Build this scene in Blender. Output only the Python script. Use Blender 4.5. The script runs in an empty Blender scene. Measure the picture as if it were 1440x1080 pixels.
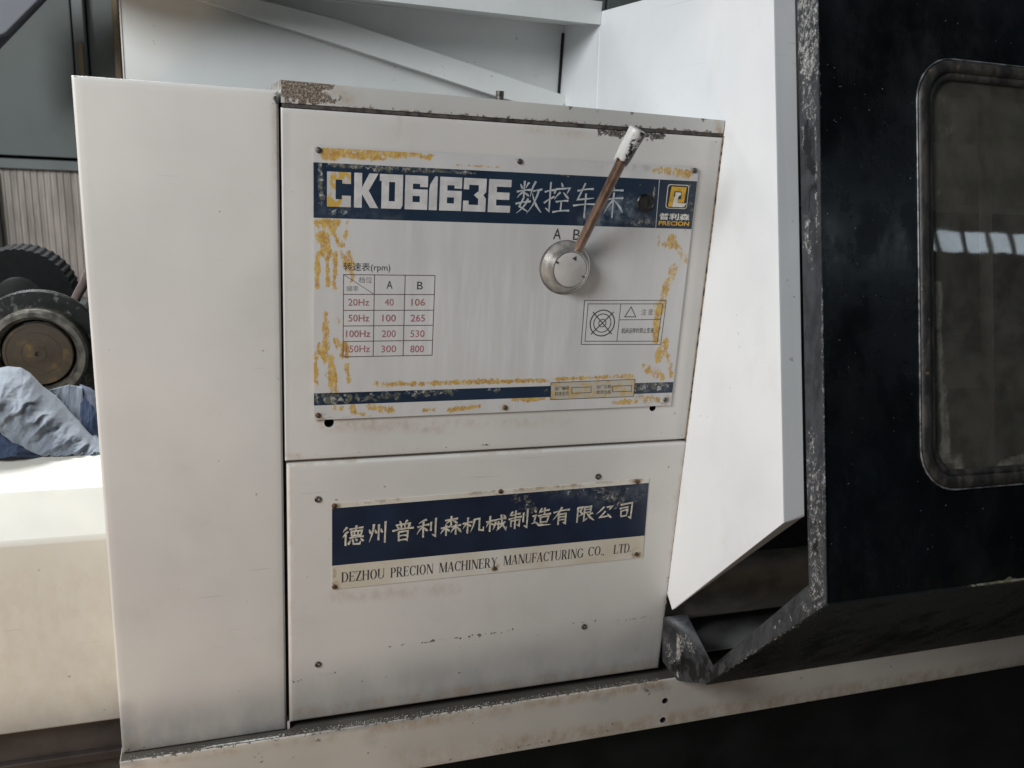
import bpy, bmesh, math, random
from mathutils import Vector, Matrix, noise
from mathutils.geometry import tessellate_polygon
random.seed(7)
S = bpy.context.scene
COL = S.collection

# ------------------------------------------------------------------ camera
R = ((0.94972574, -0.06148438, -0.30698647), (-0.02926199, 0.95880303, -0.28256057), (0.31171262, 0.27733808, 0.90880076))
F = 1214.26
CAM = Vector((0.0, -1.2409, 1.5))
cd = bpy.data.cameras.new('camera'); cam = bpy.data.objects.new('camera', cd); COL.objects.link(cam)
cd.sensor_width = 36.0; cd.lens = F / 1440 * 36.0; cd.clip_start = 0.02; cd.clip_end = 200
cd.dof.use_dof = True; cd.dof.focus_distance = 1.35; cd.dof.aperture_fstop = 7.0
def w2(v):            # machine axes (right, down, in) -> world
    return Vector((v[0], v[2], -v[1]))
right, down, fwd = w2(R[0]), w2(R[1]), w2(R[2])
M = Matrix((right, -down, -fwd)).transposed().to_4x4(); M.translation = CAM
cam.matrix_world = M
S.camera = cam
# ------------------------------------------------------------------ world and lamps
W = bpy.data.worlds.new('World'); S.world = W; W.use_nodes = True
bg = W.node_tree.nodes['Background']; bg.inputs[0].default_value = (0.86, 0.93, 1.0, 1); bg.inputs[1].default_value = 0.11
def area(name, loc, target, sx, sy, power, col):
    l = bpy.data.lights.new(name, 'AREA'); l.shape = 'RECTANGLE'; l.size = sx; l.size_y = sy; l.energy = power; l.color = col
    o = bpy.data.objects.new(name, l); COL.objects.link(o); o.location = loc
    o.rotation_euler = (Vector(target) - Vector(loc)).to_track_quat('-Z', 'Y').to_euler(); return o
area('daylight_left', (-1.78, -1.15, 2.5), (0.40, 0.1, 1.25), 1.0, .9, 75, (0.94, 0.975, 1.0))
area('skylight_behind', (-1.0, 2.05, 2.9), (-.42, .35, .92), 1.1, .9, 13, (0.95, 0.98, 1.0)).data.spread = math.radians(50)
area('warm_light_low', (-1.15, -.95, 0.42), (-.35, 0.0, 0.72), 0.7, 0.5, 6.6, (1.0, 0.66, 0.38))
S.view_settings.view_transform = 'Standard'; S.view_settings.look = 'None'
S.view_settings.exposure = 0.0; S.view_settings.gamma = 1.0
S.cycles.max_bounces = 8

# ------------------------------------------------------------------ pixel ruler (photograph 1440x1080)
def ray(px, py):
    c = ((px - 720) / F, (py - 540) / F, 1.0)
    return right * c[0] + down * c[1] + fwd * c[2]
def P(px, py, ax=1, val=0.0):
    d = ray(px, py); return CAM + d * ((val - CAM[ax]) / d[ax])
def proj(p):
    d = Vector(p) - CAM; z = d.dot(fwd); return 720 + F * d.dot(right) / z, 540 + F * d.dot(down) / z
# ------------------------------------------------------------------ materials
class N:
    def __init__(s, name):
        s.m = bpy.data.materials.new(name); s.m.use_nodes = True; s.t = s.m.node_tree; s.n = s.t.nodes; s.l = s.t.links
        s.b = s.n['Principled BSDF']; s.tc = s.n.new('ShaderNodeNewGeometry').outputs['Position']
    def new(s, ty, **k):
        n = s.n.new(ty)
        for a, v in k.items(): setattr(n, a, v)
        return n
    def set(s, n, i, v):
        if hasattr(v, 'is_output') or isinstance(v, bpy.types.NodeSocket): s.l.new(v, n.inputs[i])
        else: n.inputs[i].default_value = v
    def math(s, op, a, b=0.0, clamp=False):
        n = s.new('ShaderNodeMath', operation=op, use_clamp=clamp); s.set(n, 0, a); s.set(n, 1, b); return n.outputs[0]
    def noise(s, scale, detail=4, rough=0.55, stretch=None, off=0.0, dist=0.0):
        v = s.tc
        if stretch or off:
            mp = s.new('ShaderNodeMapping'); s.l.new(v, mp.inputs[0]); mp.inputs['Scale'].default_value = stretch or (1, 1, 1)
            mp.inputs['Location'].default_value = (off, off * 1.7, off * .6); v = mp.outputs[0]
        n = s.new('ShaderNodeTexNoise'); s.l.new(v, n.inputs['Vector'])
        n.inputs['Scale'].default_value = scale; n.inputs['Detail'].default_value = detail; n.inputs['Roughness'].default_value = rough
        n.inputs['Distortion'].default_value = dist
        return n.outputs[0]
    def ramp(s, v, lo, hi, a=0.0, b=1.0):
        n = s.new('ShaderNodeMapRange', interpolation_type='SMOOTHSTEP'); s.set(n, 0, v)
        for i, x in ((1, lo), (2, hi), (3, a), (4, b)): s.set(n, i, x)
        return n.outputs[0]
    def attr(s, name):
        return s.new('ShaderNodeAttribute', attribute_name=name).outputs['Fac']
    def mix(s, f, a, b, blend='MIX'):
        n = s.new('ShaderNodeMix', data_type='RGBA', blend_type=blend)
        for i, v in ((0, f), (6, a), (7, b)):
            if isinstance(v, tuple) and len(v) == 3: v = (*v, 1)
            s.set(n, i, v)
        return n.outputs[2]
    def bump(s, h, strength=0.2, dist=0.001):
        n = s.new('ShaderNodeBump'); s.l.new(h, n.inputs['Height']); n.inputs['Strength'].default_value = strength
        n.inputs['Distance'].default_value = dist; s.l.new(n.outputs[0], s.b.inputs['Normal'])
    def out(s, col, rough=0.5, metal=0.0, spec=0.5):
        if isinstance(col, tuple) and len(col) == 3: col = (*col, 1)
        s.set(s.b, 'Base Color', col); s.set(s.b, 'Roughness', rough); s.set(s.b, 'Metallic', metal)
        s.b.inputs['Specular IOR Level'].default_value = spec; return s.m
def paint(name, base, rough=0.42, speck=1.0, grime_dark_col=(0.13, 0.15, 0.165), mott=0.06, chip_col=(0.055, 0.05, 0.045)):
    s = N(name)
    lo = tuple(c * (1 - mott) * k for c, k in zip(base, (1.0, 1.0, 1.0))); hi = tuple(c * (1 + mott * .6) * k for c, k in zip(base, (1.0, .995, .985)))
    c = s.mix(s.ramp(s.noise(3.2, 3), .35, .65), lo, hi)
    c = s.mix(s.ramp(s.noise(14, 5, .65, (1, 1, .35)), .55, .8, 0, .16), c, tuple(x * .62 for x in (base[0] * 1.04, base[1], base[2] * .9)))
    smu = s.math('MULTIPLY', s.ramp(s.noise(7, 6, .62, None, 21.0), .52, .72, 0, .13), s.ramp(s.noise(60, 4, .6, None, 4.0), .3, .7, .5, 1.0))
    c = s.mix(smu, c, (base[0] * .52, base[1] * .47, base[2] * .40))
    mp = s.new('ShaderNodeMapping'); s.l.new(s.tc, mp.inputs[0]); mp.inputs['Rotation'].default_value = (0, .55, 0); mp.inputs['Scale'].default_value = (6, 1, 150)
    sn = s.new('ShaderNodeTexNoise'); s.l.new(mp.outputs[0], sn.inputs['Vector']); sn.inputs['Scale'].default_value = 1.5; sn.inputs['Detail'].default_value = 2
    scr_ = s.math('MULTIPLY', s.ramp(sn.outputs[0], .70, .74, 0, .35), s.ramp(s.noise(4, 2, .5, None, 31.0), .5, .6))
    c = s.mix(scr_, c, tuple(x * .5 for x in base))
    # specks
    sp = s.math('MULTIPLY', s.ramp(s.noise(95, 1, .4), .765, .79), s.ramp(s.noise(6, 2, .5, None, 5.0), .42, .62, 0, .8 * speck))
    c = s.mix(sp, c, (0.09, 0.075, 0.06))
    # dark marks and bottom-edge darkening from attribute
    g = s.attr('grime_dark'); n1 = s.noise(18, 6, .6, (1, 1, .55), 3.0)
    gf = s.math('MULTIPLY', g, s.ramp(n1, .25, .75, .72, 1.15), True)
    c = s.mix(gf, c, grime_dark_col)
    r = s.attr('rust'); rf = s.math('MULTIPLY', r, s.ramp(s.noise(45, 6, .7, (1, 1, .6), 9.0), .38, .68, .1, 1.1), True)
    c = s.mix(rf, c, (0.27, 0.155, 0.055))
    ch = s.attr('chip'); n2 = s.noise(120, 6, .68, None, 1.0)
    cf = s.ramp(s.math('ADD', s.math('MULTIPLY', ch, .62), s.math('MULTIPLY', s.ramp(n2, .3, .7), .5)), .55, .59)
    c = s.mix(cf, c, s.mix(s.ramp(s.noise(380, 4, .7), .45, .65), chip_col, tuple(x * 5 for x in chip_col)))
    rr = s.ramp(s.noise(25, 4), .3, .7, rough - .06, rough + .1)
    s.bump(s.math('SUBTRACT', s.math('MULTIPLY', s.noise(420, 2), .25), cf), .18, .0012)
    return s.out(c, rr)
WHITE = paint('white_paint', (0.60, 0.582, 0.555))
WHITE2 = paint('white_paint_sidelit', (0.80, 0.815, 0.83), .38, .35)  # same white paint, with the cool side light put into its colour
GREYW = paint('grey_white_paint', (0.655, 0.67, 0.66), .5, .5)
BEAMP = paint('stained_white_paint', (0.53, 0.50, 0.45), .45, 1.2, mott=.1)
LEDGE = paint('grimy_ledge', (0.095, 0.085, 0.072), .6, 1.0, mott=.4)
def simple(name, col, rough=.5, metal=0.0, var=.25, sc=30, bump=.15, stretch=None, spec=.5, col2=None, lo=.35, hi=.65):
    s = N(name); n = s.noise(sc, 5, .6, stretch)
    c = s.mix(s.ramp(n, lo, hi), tuple(x * (1 - var) for x in col), col2 or tuple(x * (1 + var) for x in col))
    s.bump(s.noise(sc * 6, 3), bump, .0006); return s.out(c, s.ramp(n, .3, .7, max(rough - .08, .03), rough + .08), metal, spec)
BLACK = None
def black_paint():
    s = N('black_gloss_paint')
    c = s.mix(s.ramp(s.noise(5, 4), .35, .7), (0.0025, 0.0035, 0.0042), (0.005, 0.0068, 0.0085))
    dust = s.ramp(s.noise(170, 2, .4), .755, .78); c = s.mix(s.math('MULTIPLY', dust, .55), c, (0.25, 0.27, 0.25))
    ch = s.attr('chip'); cf = s.ramp(s.math('ADD', s.math('MULTIPLY', ch, .75), s.math('MULTIPLY', s.noise(110, 6, .7), .5)), .58, .62)
    c = s.mix(cf, c, s.mix(s.ramp(s.noise(60, 3), .4, .6), (0.30, 0.29, 0.24), (0.17, 0.15, 0.08)))
    gr = s.math('MULTIPLY', s.attr('grime_dark'), s.ramp(s.noise(30, 6, .7, (1, 1, .3)), .35, .75), True)
    c = s.mix(gr, c, (0.010, 0.009, 0.006))
    s.bump(s.noise(60, 4, .6), .06, .002)
    sm_ = s.ramp(s.noise(11, 7, .68, (1, 1, .5), 17.0), .50, .72); c = s.mix(s.math('MULTIPLY', sm_, .30), c, (0.035, 0.04, 0.042))
    return s.out(c, s.ramp(s.noise(9, 6, .65, (1, 1, .6)), .35, .65, .14, .40), 0.0, .36)
BLACK = black_paint()
def band_mat():
    s = N('worn_steel_edge')
    st = s.noise(45, 7, .75, (1, 1, .6))
    c = s.mix(s.ramp(st, .38, .62), (0.030, 0.032, 0.036), (0.062, 0.065, 0.072))
    ch = s.attr('chip')
    cf = s.ramp(s.math('ADD', s.math('MULTIPLY', ch, .55), s.math('MULTIPLY', s.ramp(s.noise(150, 10, .88, (1, 1, .7), 3.0, .4), .33, .67), .62)), .66, .80)
    c = s.mix(cf, c, s.mix(s.ramp(s.noise(240, 4, .7), .4, .6), (0.24, 0.235, 0.22), (0.55, 0.54, 0.51)))
    g = s.attr('grime_dark'); gf = s.ramp(s.math('ADD', s.math('MULTIPLY', g, .6), s.math('MULTIPLY', s.ramp(s.noise(55, 8, .7, (1, 1, .6), 2.0), .3, .7), .6)), .58, .74)
    c = s.mix(gf, c, (0.012, 0.012, 0.012))
    s.bump(s.noise(160, 5, .7), .35, .0012)
    return s.out(c, s.ramp(st, .3, .7, .35, .6), .25)
BAND = band_mat()
DARK = simple('dark_steel', (0.010, 0.011, 0.010), .5, 0, .5, 12, .2, spec=.3)
VOID = simple('unlit_cavity', (0.006, 0.006, 0.006), .8, 0, .3, 12, .1)
SCREW = simple('screw_metal', (0.12, 0.11, 0.10), .42, .7, .5, 200, .3)
RSCREW = simple('rusty_screw_metal', (0.10, 0.055, 0.03), .65, .3, .6, 200, .4)
BRASS = simple('brushed_knob_steel', (0.42, 0.395, 0.365), .34, .75, .25, 60, .15, (1, 1, .3))
FACE = simple('knob_face', (0.50, 0.475, 0.45), .45, .1, .05, 40, .05)
INK = simple('black_ink', (0.045, 0.045, 0.05), .5, 0, .3, 300, .02)
INK2 = simple('faded_black_ink', (0.17, 0.165, 0.16), .55, 0, .35, 260, .02)
REDINK = simple('faded_red_ink', (0.33, 0.125, 0.135), .5, 0, .25, 300, .02)
LETW = simple('letter_silver', (0.53, 0.52, 0.51), .42, 0, .1, 50, .05)
LETS = simple('letter_pale_gold', (0.55, 0.51, 0.42), .42, 0, .22, 160, .05)
LETG = simple('letter_thin_silver', (0.42, 0.44, 0.45), .42, 0, .15, 160, .05)
YEL = simple('logo_yellow', (0.62, 0.36, 0.03), .45, 0, .18, 120, .05)
LWH = simple('logo_white', (0.70, 0.69, 0.62), .45, 0, .1, 120, .05)
BLK = simple('logo_black', (0.02, 0.02, 0.022), .45, 0, .2, 120, .05)
def worn_c():
    s = N('worn_letter'); c = s.mix(s.ramp(s.noise(75, 5, .6, (1, 1, .6)), .46, .54), (0.47, 0.46, 0.45), (0.50, 0.32, 0.07)); return s.out(c, .45)
LETC = worn_c()
def plate_mat(name, zb, second=False):
    """silver sheet with printed bands (zb: list of z ranges) and worn patches from vertex attributes"""
    s = N(name)
    c = s.mix(s.ramp(s.noise(9, 5, .6, (1.6, 1, .35)), .3, .7), (0.51, 0.50, 0.49), (0.58, 0.57, 0.56))
    if second: c = s.mix(s.ramp(s.noise(9, 4), .3, .7), (0.55, 0.495, 0.39), (0.64, 0.615, 0.56))
    sm = s.math('MULTIPLY', s.attr('smear'), s.ramp(s.noise(40, 5, .6, (1.5, 1, .12)), .4, .7), True)
    c = s.mix(sm, c, (0.66, 0.655, 0.65))
    z = s.attr('height')
    inb = None
    for a, b in zb:
        k = s.math('MULTIPLY', s.math('GREATER_THAN', z, a), s.math('LESS_THAN', z, b)); inb = k if inb is None else s.math('ADD', inb, k)
    y = s.attr('yellow'); n = s.noise(125, 9, .78, (1, 1, .45), 4.0)
    n = s.ramp(n, .3, .7); yf = s.ramp(s.math('ADD', s.math('MULTIPLY', y, .62), s.math('MULTIPLY', n, .58)), .555, .635)
    yf = s.math('MULTIPLY', yf, s.ramp(s.noise(330, 4, .65, (1, 1, .6), 12.0), .30, .46))
    halo = s.math('MULTIPLY', y, .20, True); c = s.mix(halo, c, (0.55, 0.46, 0.37))
    ycol = s.mix(s.ramp(s.noise(140, 6, .7), .42, .6), (0.53, 0.34, 0.055), (0.40, 0.21, 0.035)); ycol = s.mix(s.ramp(s.noise(60, 5, .7, None, 14.0), .54, .66), ycol, (0.56, 0.44, 0.16))
    c = s.mix(s.math('MULTIPLY', yf, .93), c, ycol)
    r = s.math('MULTIPLY', s.attr('rust'), s.ramp(s.noise(90, 5, .7, (.7, 1, 1), 6.0), .45, .6), True); c = s.mix(r, c, (0.24, 0.15, 0.06))
    blue = s.mix(s.ramp(s.noise(12, 4), .35, .65), (0.012, 0.023, 0.045) if not second else (0.009, 0.014, 0.032), (0.017, 0.032, 0.058) if not second else (0.013, 0.022, 0.047))
    sc = s.attr('scratch'); f1 = s.ramp(s.math('ADD', s.math('MULTIPLY', sc, .62), s.math('MULTIPLY', s.ramp(s.noise(150, 8, .75, None, 2.0), .3, .7), .5)), .50, .66)
    blue = s.mix(s.math('MULTIPLY', f1, .85), blue, s.mix(s.ramp(s.noise(200, 4, .6), .52, .6), (0.13, 0.125, 0.085), (0.40, 0.42, 0.42)))
    haze = s.math('MULTIPLY', s.attr('haze_rub'), s.ramp(s.noise(70, 7, .7, None, 8.0), .35, .7), True); blue = s.mix(haze, blue, (0.22, 0.25, 0.28))
    c = s.mix(inb, c, blue)
    s.bump(s.noise(220, 3), .06, .0005)
    return s.out(c, s.mix(inb, (.40, .40, .40), (.33, .33, .33)), 0.0)

# ------------------------------------------------------------------ object helpers
def world_of(o):
    v = Vector((0, 0, 0))
    while o: v = v + o.location; o = o.parent
    return v
def put(o, parent=None, loc=(0, 0, 0)):
    if o.name not in COL.objects: COL.objects.link(o)
    if parent: o.parent = parent; o.location = Vector(loc) - world_of(parent)
    else: o.location = loc
    return o
def tag(o, label, cat, group=None, kind=None):
    o['label'] = label
    if cat: o['category'] = cat
    if group: o['group'] = group
    if kind: o['kind'] = kind
    return o
def mesh(name, verts, faces, mat, parent=None, loc=(0, 0, 0), smooth=False, attrs=None, fix=True):
    me = bpy.data.meshes.new(name); me.from_pydata([tuple(v) for v in verts], [], faces)
    if fix:
        bm = bmesh.new(); bm.from_mesh(me); bmesh.ops.recalc_face_normals(bm, faces=bm.faces); bm.to_mesh(me); bm.free()
    if smooth:
        for p in me.polygons: p.use_smooth = True
    me.materials.append(mat)
    if attrs:
        for k, vals in attrs.items():
            a = me.attributes.new(k, 'FLOAT', 'POINT'); a.data.foreach_set('value', vals)
    return put(bpy.data.objects.new(name, me), parent, loc)
def empty(name, loc):
    o = bpy.data.objects.new(name, None); o.empty_display_size = .1; COL.objects.link(o); o.location = loc; return o
def bevel(o, w, seg=2, ang=30):
    m = o.modifiers.new('bevel', 'BEVEL'); m.width = w; m.segments = seg; m.limit_method = 'ANGLE'; m.angle_limit = math.radians(ang); return o
def box(name, x0, x1, y0, y1, z0, z1, mat, parent=None, bev=0.0):
    v = [(x, y, z) for x in (x0, x1) for y in (y0, y1) for z in (z0, z1)]
    f = [(0, 1, 3, 2), (4, 6, 7, 5), (0, 4, 5, 1), (2, 3, 7, 6), (0, 2, 6, 4), (1, 5, 7, 3)]
    o = mesh(name, v, f, mat, parent)
    if bev: bevel(o, bev)
    return o
def prism(name, pts, off, mat, parent=None, bev=0.0, attrs=None):
    """closed polygon (3D points) extruded by vector off"""
    n = len(pts); off = Vector(off); v = [Vector(p) for p in pts] + [Vector(p) + off for p in pts]
    f = [tuple(range(n)), tuple(range(2 * n - 1, n - 1, -1))] + [(i, (i + 1) % n, n + (i + 1) % n, n + i) for i in range(n)]
    o = mesh(name, v, f, mat, parent, attrs=attrs)
    if bev: bevel(o, bev)
    return o
def lathe_v(profile, n=48):
    """profile (r, h) list, axis -Y; returns verts, faces"""
    v, f = [], []
    for r, h in profile:
        for i in range(n):
            a = 2 * math.pi * i / n; v.append((r * math.cos(a), -h, r * math.sin(a)))
    for k in range(len(profile) - 1):
        for i in range(n): f.append((k * n + i, k * n + (i + 1) % n, (k + 1) * n + (i + 1) % n, (k + 1) * n + i))
    return v, f
def turned(name, profile, mat, parent, loc, n=48, smooth=True):
    v, f = lathe_v(profile, n); o = mesh(name, v, f, mat, parent, loc, smooth)
    if smooth:
        m = o.modifiers.new('edges', 'EDGE_SPLIT'); m.split_angle = math.radians(35)
    return o
def tube(name, a, b, r0, r1, mat, parent=None, n=24, rings=1, fn=None, attrs=None, caps=True):
    a, b = Vector(a), Vector(b); d = (b - a).normalized(); u = d.orthogonal().normalized(); w = d.cross(u)
    v, f, at = [], [], []
    for k in range(rings + 1):
        t = k / rings
        for i in range(n):
            an = 2 * math.pi * i / n; r = r0 + (r1 - r0) * t; tt = t
            if fn: r, tt = fn(t, an, r)
            v.append(a + (b - a) * tt + (u * math.cos(an) + w * math.sin(an)) * r); at.append((t, an))
    for k in range(rings):
        for i in range(n): f.append((k * n + i, k * n + (i + 1) % n, (k + 1) * n + (i + 1) % n, (k + 1) * n + i))
    if caps: f.append(tuple(range(n))); f.append(tuple(rings * n + i for i in range(n)))
    A = {k: [g(t, an) for t, an in at] for k, g in attrs.items()} if attrs else None
    o = mesh(name, v, f, mat, parent, smooth=True, attrs=A); m = o.modifiers.new('edges', 'EDGE_SPLIT'); m.split_angle = math.radians(50); return o
def shell(name, x0, x1, z0, z1, yf, depth, r, mat, parent=None, step=.008, painters=None):
    """sheet-metal cover: rounded front edge, dense front face carrying paint attributes (authored in photo pixels)"""
    def axis(a, b):
        L = [(a, depth), (a, r)]
        for k in (1, 2, 3): t = k / 4 * math.pi / 2; L.append((a + r * (1 - math.cos(t)), r * (1 - math.sin(t))))
        L.append((a + r, 0.0)); n = max(2, int((b - a - 2 * r) / step))
        for k in range(1, n): L.append((a + r + (b - a - 2 * r) * k / n, 0.0))
        L.append((b - r, 0.0))
        for k in (3, 2, 1): t = k / 4 * math.pi / 2; L.append((b - r * (1 - math.cos(t)), r * (1 - math.sin(t))))
        L += [(b, r), (b, depth)]; return L
    X, Z = axis(x0, x1), axis(z0, z1); v = [(x, yf + max(dx, dz), z) for z, dz in Z for x, dx in X]; nx = len(X)
    f = [(j * nx + i, j * nx + i + 1, (j + 1) * nx + i + 1, (j + 1) * nx + i) for j in range(len(Z) - 1) for i in range(nx - 1)]
    at = {}
    if painters:
        pp = [proj(q) for q in v]
        for k, fn in painters.items(): at[k] = [fn(a, b) for a, b in pp]
    o = mesh(name, v, f, mat, parent, attrs=at, smooth=True, fix=False)
    m = o.modifiers.new('edges', 'EDGE_SPLIT'); m.split_angle = math.radians(40); return o
def cut(o, holes, depth=.012, y=0.0, n=28):
    """open round holes (x, z, r) in a front face and give each a dark bore"""
    o.data.materials.append(VOID); bm = bmesh.new(); bm.from_mesh(o.data)
    for x, z, r in holes:
        R_ = r * 1.5 + .003
        dele = [f for f in bm.faces if abs(f.calc_center_median().y - y) < .0015 and math.hypot(f.calc_center_median().x - x, f.calc_center_median().z - z) < R_]
        es = {e for f in dele for e in f.edges if any(g not in dele for g in e.link_faces)}
        bmesh.ops.delete(bm, geom=dele, context='FACES')
        ring = [bm.verts.new((x + r * math.cos(2 * math.pi * i / n), y, z + r * math.sin(2 * math.pi * i / n))) for i in range(n)]
        deep = [bm.verts.new((v.co.x, y + depth, v.co.z)) for v in ring]
        ce = [bm.edges.new((ring[i], ring[(i + 1) % n])) for i in range(n)]
        res = bmesh.ops.bridge_loops(bm, edges=[e for e in es if e.is_valid] + ce)
        for f in res['faces']:
            f.normal_update()
            if f.normal.y > 0: f.normal_flip()
        for i in range(n):
            f = bm.faces.new((ring[i], ring[(i + 1) % n], deep[(i + 1) % n], deep[i])); f.material_index = 1
        f = bm.faces.new(deep); f.material_index = 1
    bm.to_mesh(o.data); bm.free()
def sm(a, b, x):
    t = min(1, max(0, (x - a) / (b - a))); return t * t * (3 - 2 * t)
def blob(list_):
    """list of (x0,y0,x1,y1,halfwidth,strength): soft capsule brush strokes in photo pixels"""
    def fn(px, py):
        best = 0.0
        for x0, y0, x1, y1, w, s_ in list_:
            dx, dy = x1 - x0, y1 - y0; L = dx * dx + dy * dy or 1e-6
            t = min(1, max(0, ((px - x0) * dx + (py - y0) * dy) / L)); d = math.hypot(px - x0 - dx * t, py - y0 - dy * t)
            v = s_ * (1 - sm(w * .35, w * 1.45, d))
            if v > best: best = v
        return best
    return fn
PLY = -0.0022       # face of the plates
_k = [0]
def lift():
    _k[0] = (_k[0] + 1) % 12; return -0.00012 - _k[0] * 0.000012
def polys(name, plist, mat, parent, y=PLY):
    """flat print: list of (x,z) polygons, each a hair above the plate"""
    v, f = [], []
    for pl in plist:
        pts = [Vector((x, z, 0)) for x, z in pl]
        if len(pl) > 4:
            b = len(v); yy = y + lift(); v += [(x, yy, z) for x, z in pl]
            for t in tessellate_polygon([pts]): f.append(tuple(b + i for i in t))
        else:
            b = len(v); yy = y + lift(); v += [(x, yy, z) for x, z in pl]; f.append(tuple(b + i for i in range(len(pl))))
    o = mesh(name, v, f, mat, parent, fix=False)
    bm = bmesh.new(); bm.from_mesh(o.data)
    for fc in bm.faces:
        fc.normal_update()
        if fc.normal.y > 0: fc.normal_flip()
    bm.to_mesh(o.data); bm.free(); return o
def line(p, q, w):
    a, b = Vector(p), Vector(q); d = (b - a).normalized(); n = Vector((-d.y, d.x)) * w / 2; d = d * w / 2
    return [tuple(a - d + n), tuple(b + d + n), tuple(b + d - n), tuple(a - d - n)]
def X2(px, py): q = P(px, py, 1, PLY); return (q.x, q.z)
def fitbox(x0, y0, x1, y1):
    ym, xm = (y0 + y1) / 2, (x0 + x1) / 2
    return X2(x0, ym)[0], X2(x1, ym)[0], X2(xm, y1)[1], X2(xm, y0)[1]
def text(name, body, bx, mat, parent, bold=0.0, slant=0.0, y=PLY, world=False):
    """letters from Blender's built-in typeface, scaled into a box on the plate"""
    x0, x1, z0, z1 = bx if world else fitbox(*bx)
    c = bpy.data.curves.new(name, 'FONT'); c.body = body; c.size = 1; c.offset = bold; c.resolution_u = 3; c.shear = slant
    t = bpy.data.objects.new(name, c); COL.objects.link(t); bpy.context.view_layer.update()
    me = bpy.data.meshes.new_from_object(t.evaluated_get(bpy.context.evaluated_depsgraph_get())); bpy.data.objects.remove(t)
    xs = [v.co.x for v in me.vertices]; zs = [v.co.y for v in me.vertices]; a, b, c0, d0 = min(xs), max(xs), min(zs), max(zs); yy = y + lift()
    for v in me.vertices: v.co = ((v.co.x - a) / (b - a) * (x1 - x0) + x0, yy, (v.co.y - c0) / (d0 - c0) * (z1 - z0) + z0)
    me.materials.clear(); me.materials.append(mat); me.name = name
    return put(bpy.data.objects.new(name, me), parent)
# brush-written characters, strokes on a 0..100 grid (y down)
HAN = {
'德': 'p24,8 8,28|p28,28 6,54|s18,44 18,94|h36,18 92,13|s64,2 60,26|s42,28 44,50|k42,28 88,26 84,50|s55,28 56,48|s71,27 70,48|h44,50 84,48|h36,60 94,56|d38,70 30,90|k48,68 52,90 78,90 82,78|d60,64 67,75|d82,66 94,78',
'州': 'd8,34 14,52|p30,12 26,50 8,90|d36,36 42,52|s54,14 52,84|d64,34 70,50|s86,2 84,98',
'普': 'd34,4 40,16|p68,2 58,16|h18,22 84,17|s42,22 42,42|s58,21 58,42|d22,27 30,38|p80,25 70,38|h2,47 98,39|s30,54 31,96|k30,54 72,51 70,98|h32,72 68,71|h32,92 68,91',
'利': 'p46,6 12,22|h6,40 58,31|s32,18 32,92|p31,38 4,74|d34,44 52,62|s68,20 68,62|k90,2 90,92 76,82',
'森': 'h22,22 80,15|s50,2 50,48|p49,20 24,42|n51,20 80,40|h4,60 46,53|s27,46 27,98|p26,58 2,86|d28,62 42,76|h52,56 96,50|s73,44 73,96|p72,56 50,84|n74,56 99,86',
'机': 'h2,38 44,30|s24,4 24,96|p23,34 2,68|d26,42 38,56|p54,18 54,50 38,90|k52,19 78,14 78,82 98,86 98,66',
'械': 'h2,38 34,32|s19,6 19,96|p18,36 2,68|d20,44 31,56|h36,33 96,24|h34,58 72,54|p46,42 45,66 34,86|s60,40 60,86|k72,2 78,56 97,92 99,76|p90,44 70,78 52,94|d82,4 92,16',
'制': 'p20,8 6,28|h14,26 58,20|h2,46 64,36|s34,4 34,96|s14,54 14,84|k14,55 56,50 54,82 44,76|s74,18 74,64|k94,2 94,94 80,84',
'造': 'd12,8 20,22|k4,42 20,37 12,72|n2,80 20,74 40,90 98,92|p50,4 36,28|h44,21 88,14|s64,2 64,38|h32,42 96,35|s44,50 46,76|k44,50 86,46 80,76|h46,78 81,75',
'有': 'h4,28 94,17|p48,2 34,36 2,68|s34,40 34,98|k34,41 76,37 75,94 62,86|h36,57 74,54|h36,73 74,70',
'限': 's12,10 12,98|k12,11 38,7 24,32 38,50 18,62|k46,10 80,7 78,42|h47,26 78,24|h47,43 78,41|k46,10 46,92 64,78|p90,48 68,62|n58,44 72,72 99,92',
'公': 'p40,8 26,36 2,58|k56,12 84,8 70,30|k50,42 22,84 70,76|d62,62 82,92',
'司': 'k12,14 88,6 86,96 70,86|h8,36 62,30|s16,50 20,82|k17,50 60,44 56,78|h20,82 57,78',
'数': 'd14,12 22,24|p46,6 36,22|h2,34 54,27|s29,2 29,52|p28,32 4,52|d32,36 48,46|k30,50 14,78 46,92|p46,54 36,80 4,98|h0,70 56,62|p72,2 54,48|h64,31 98,25|p86,28 76,66 44,98|n62,38 72,70 100,94',
'控': 'h2,32 38,25|k22,2 22,92 8,82|h2,66 38,46|d62,2 68,14|d44,20 38,36|k44,22 96,17 86,34|p60,32 40,54|d72,32 92,50|h46,62 92,57|s66,60 66,88|h36,94 98,88',
'车': 'h16,22 82,15|k46,0 18,48 86,42|h2,66 98,60|s52,30 52,100',
'床': 'd50,0 58,12|h18,22 94,15|p20,20 20,54 2,98|h28,46 96,39|s58,24 58,100|p57,46 26,86|n60,46 99,84',
}
WP = {'h': (1.0, .62, .72, 1.05), 's': (1.05, .8, .8, .9), 'p': (1.1, .9, .6, .18), 'n': (.4, .75, 1.25, .3), 'd': (.3, .8, 1.15, .7), 'k': (.95, .8, .95, .45)}
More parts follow.
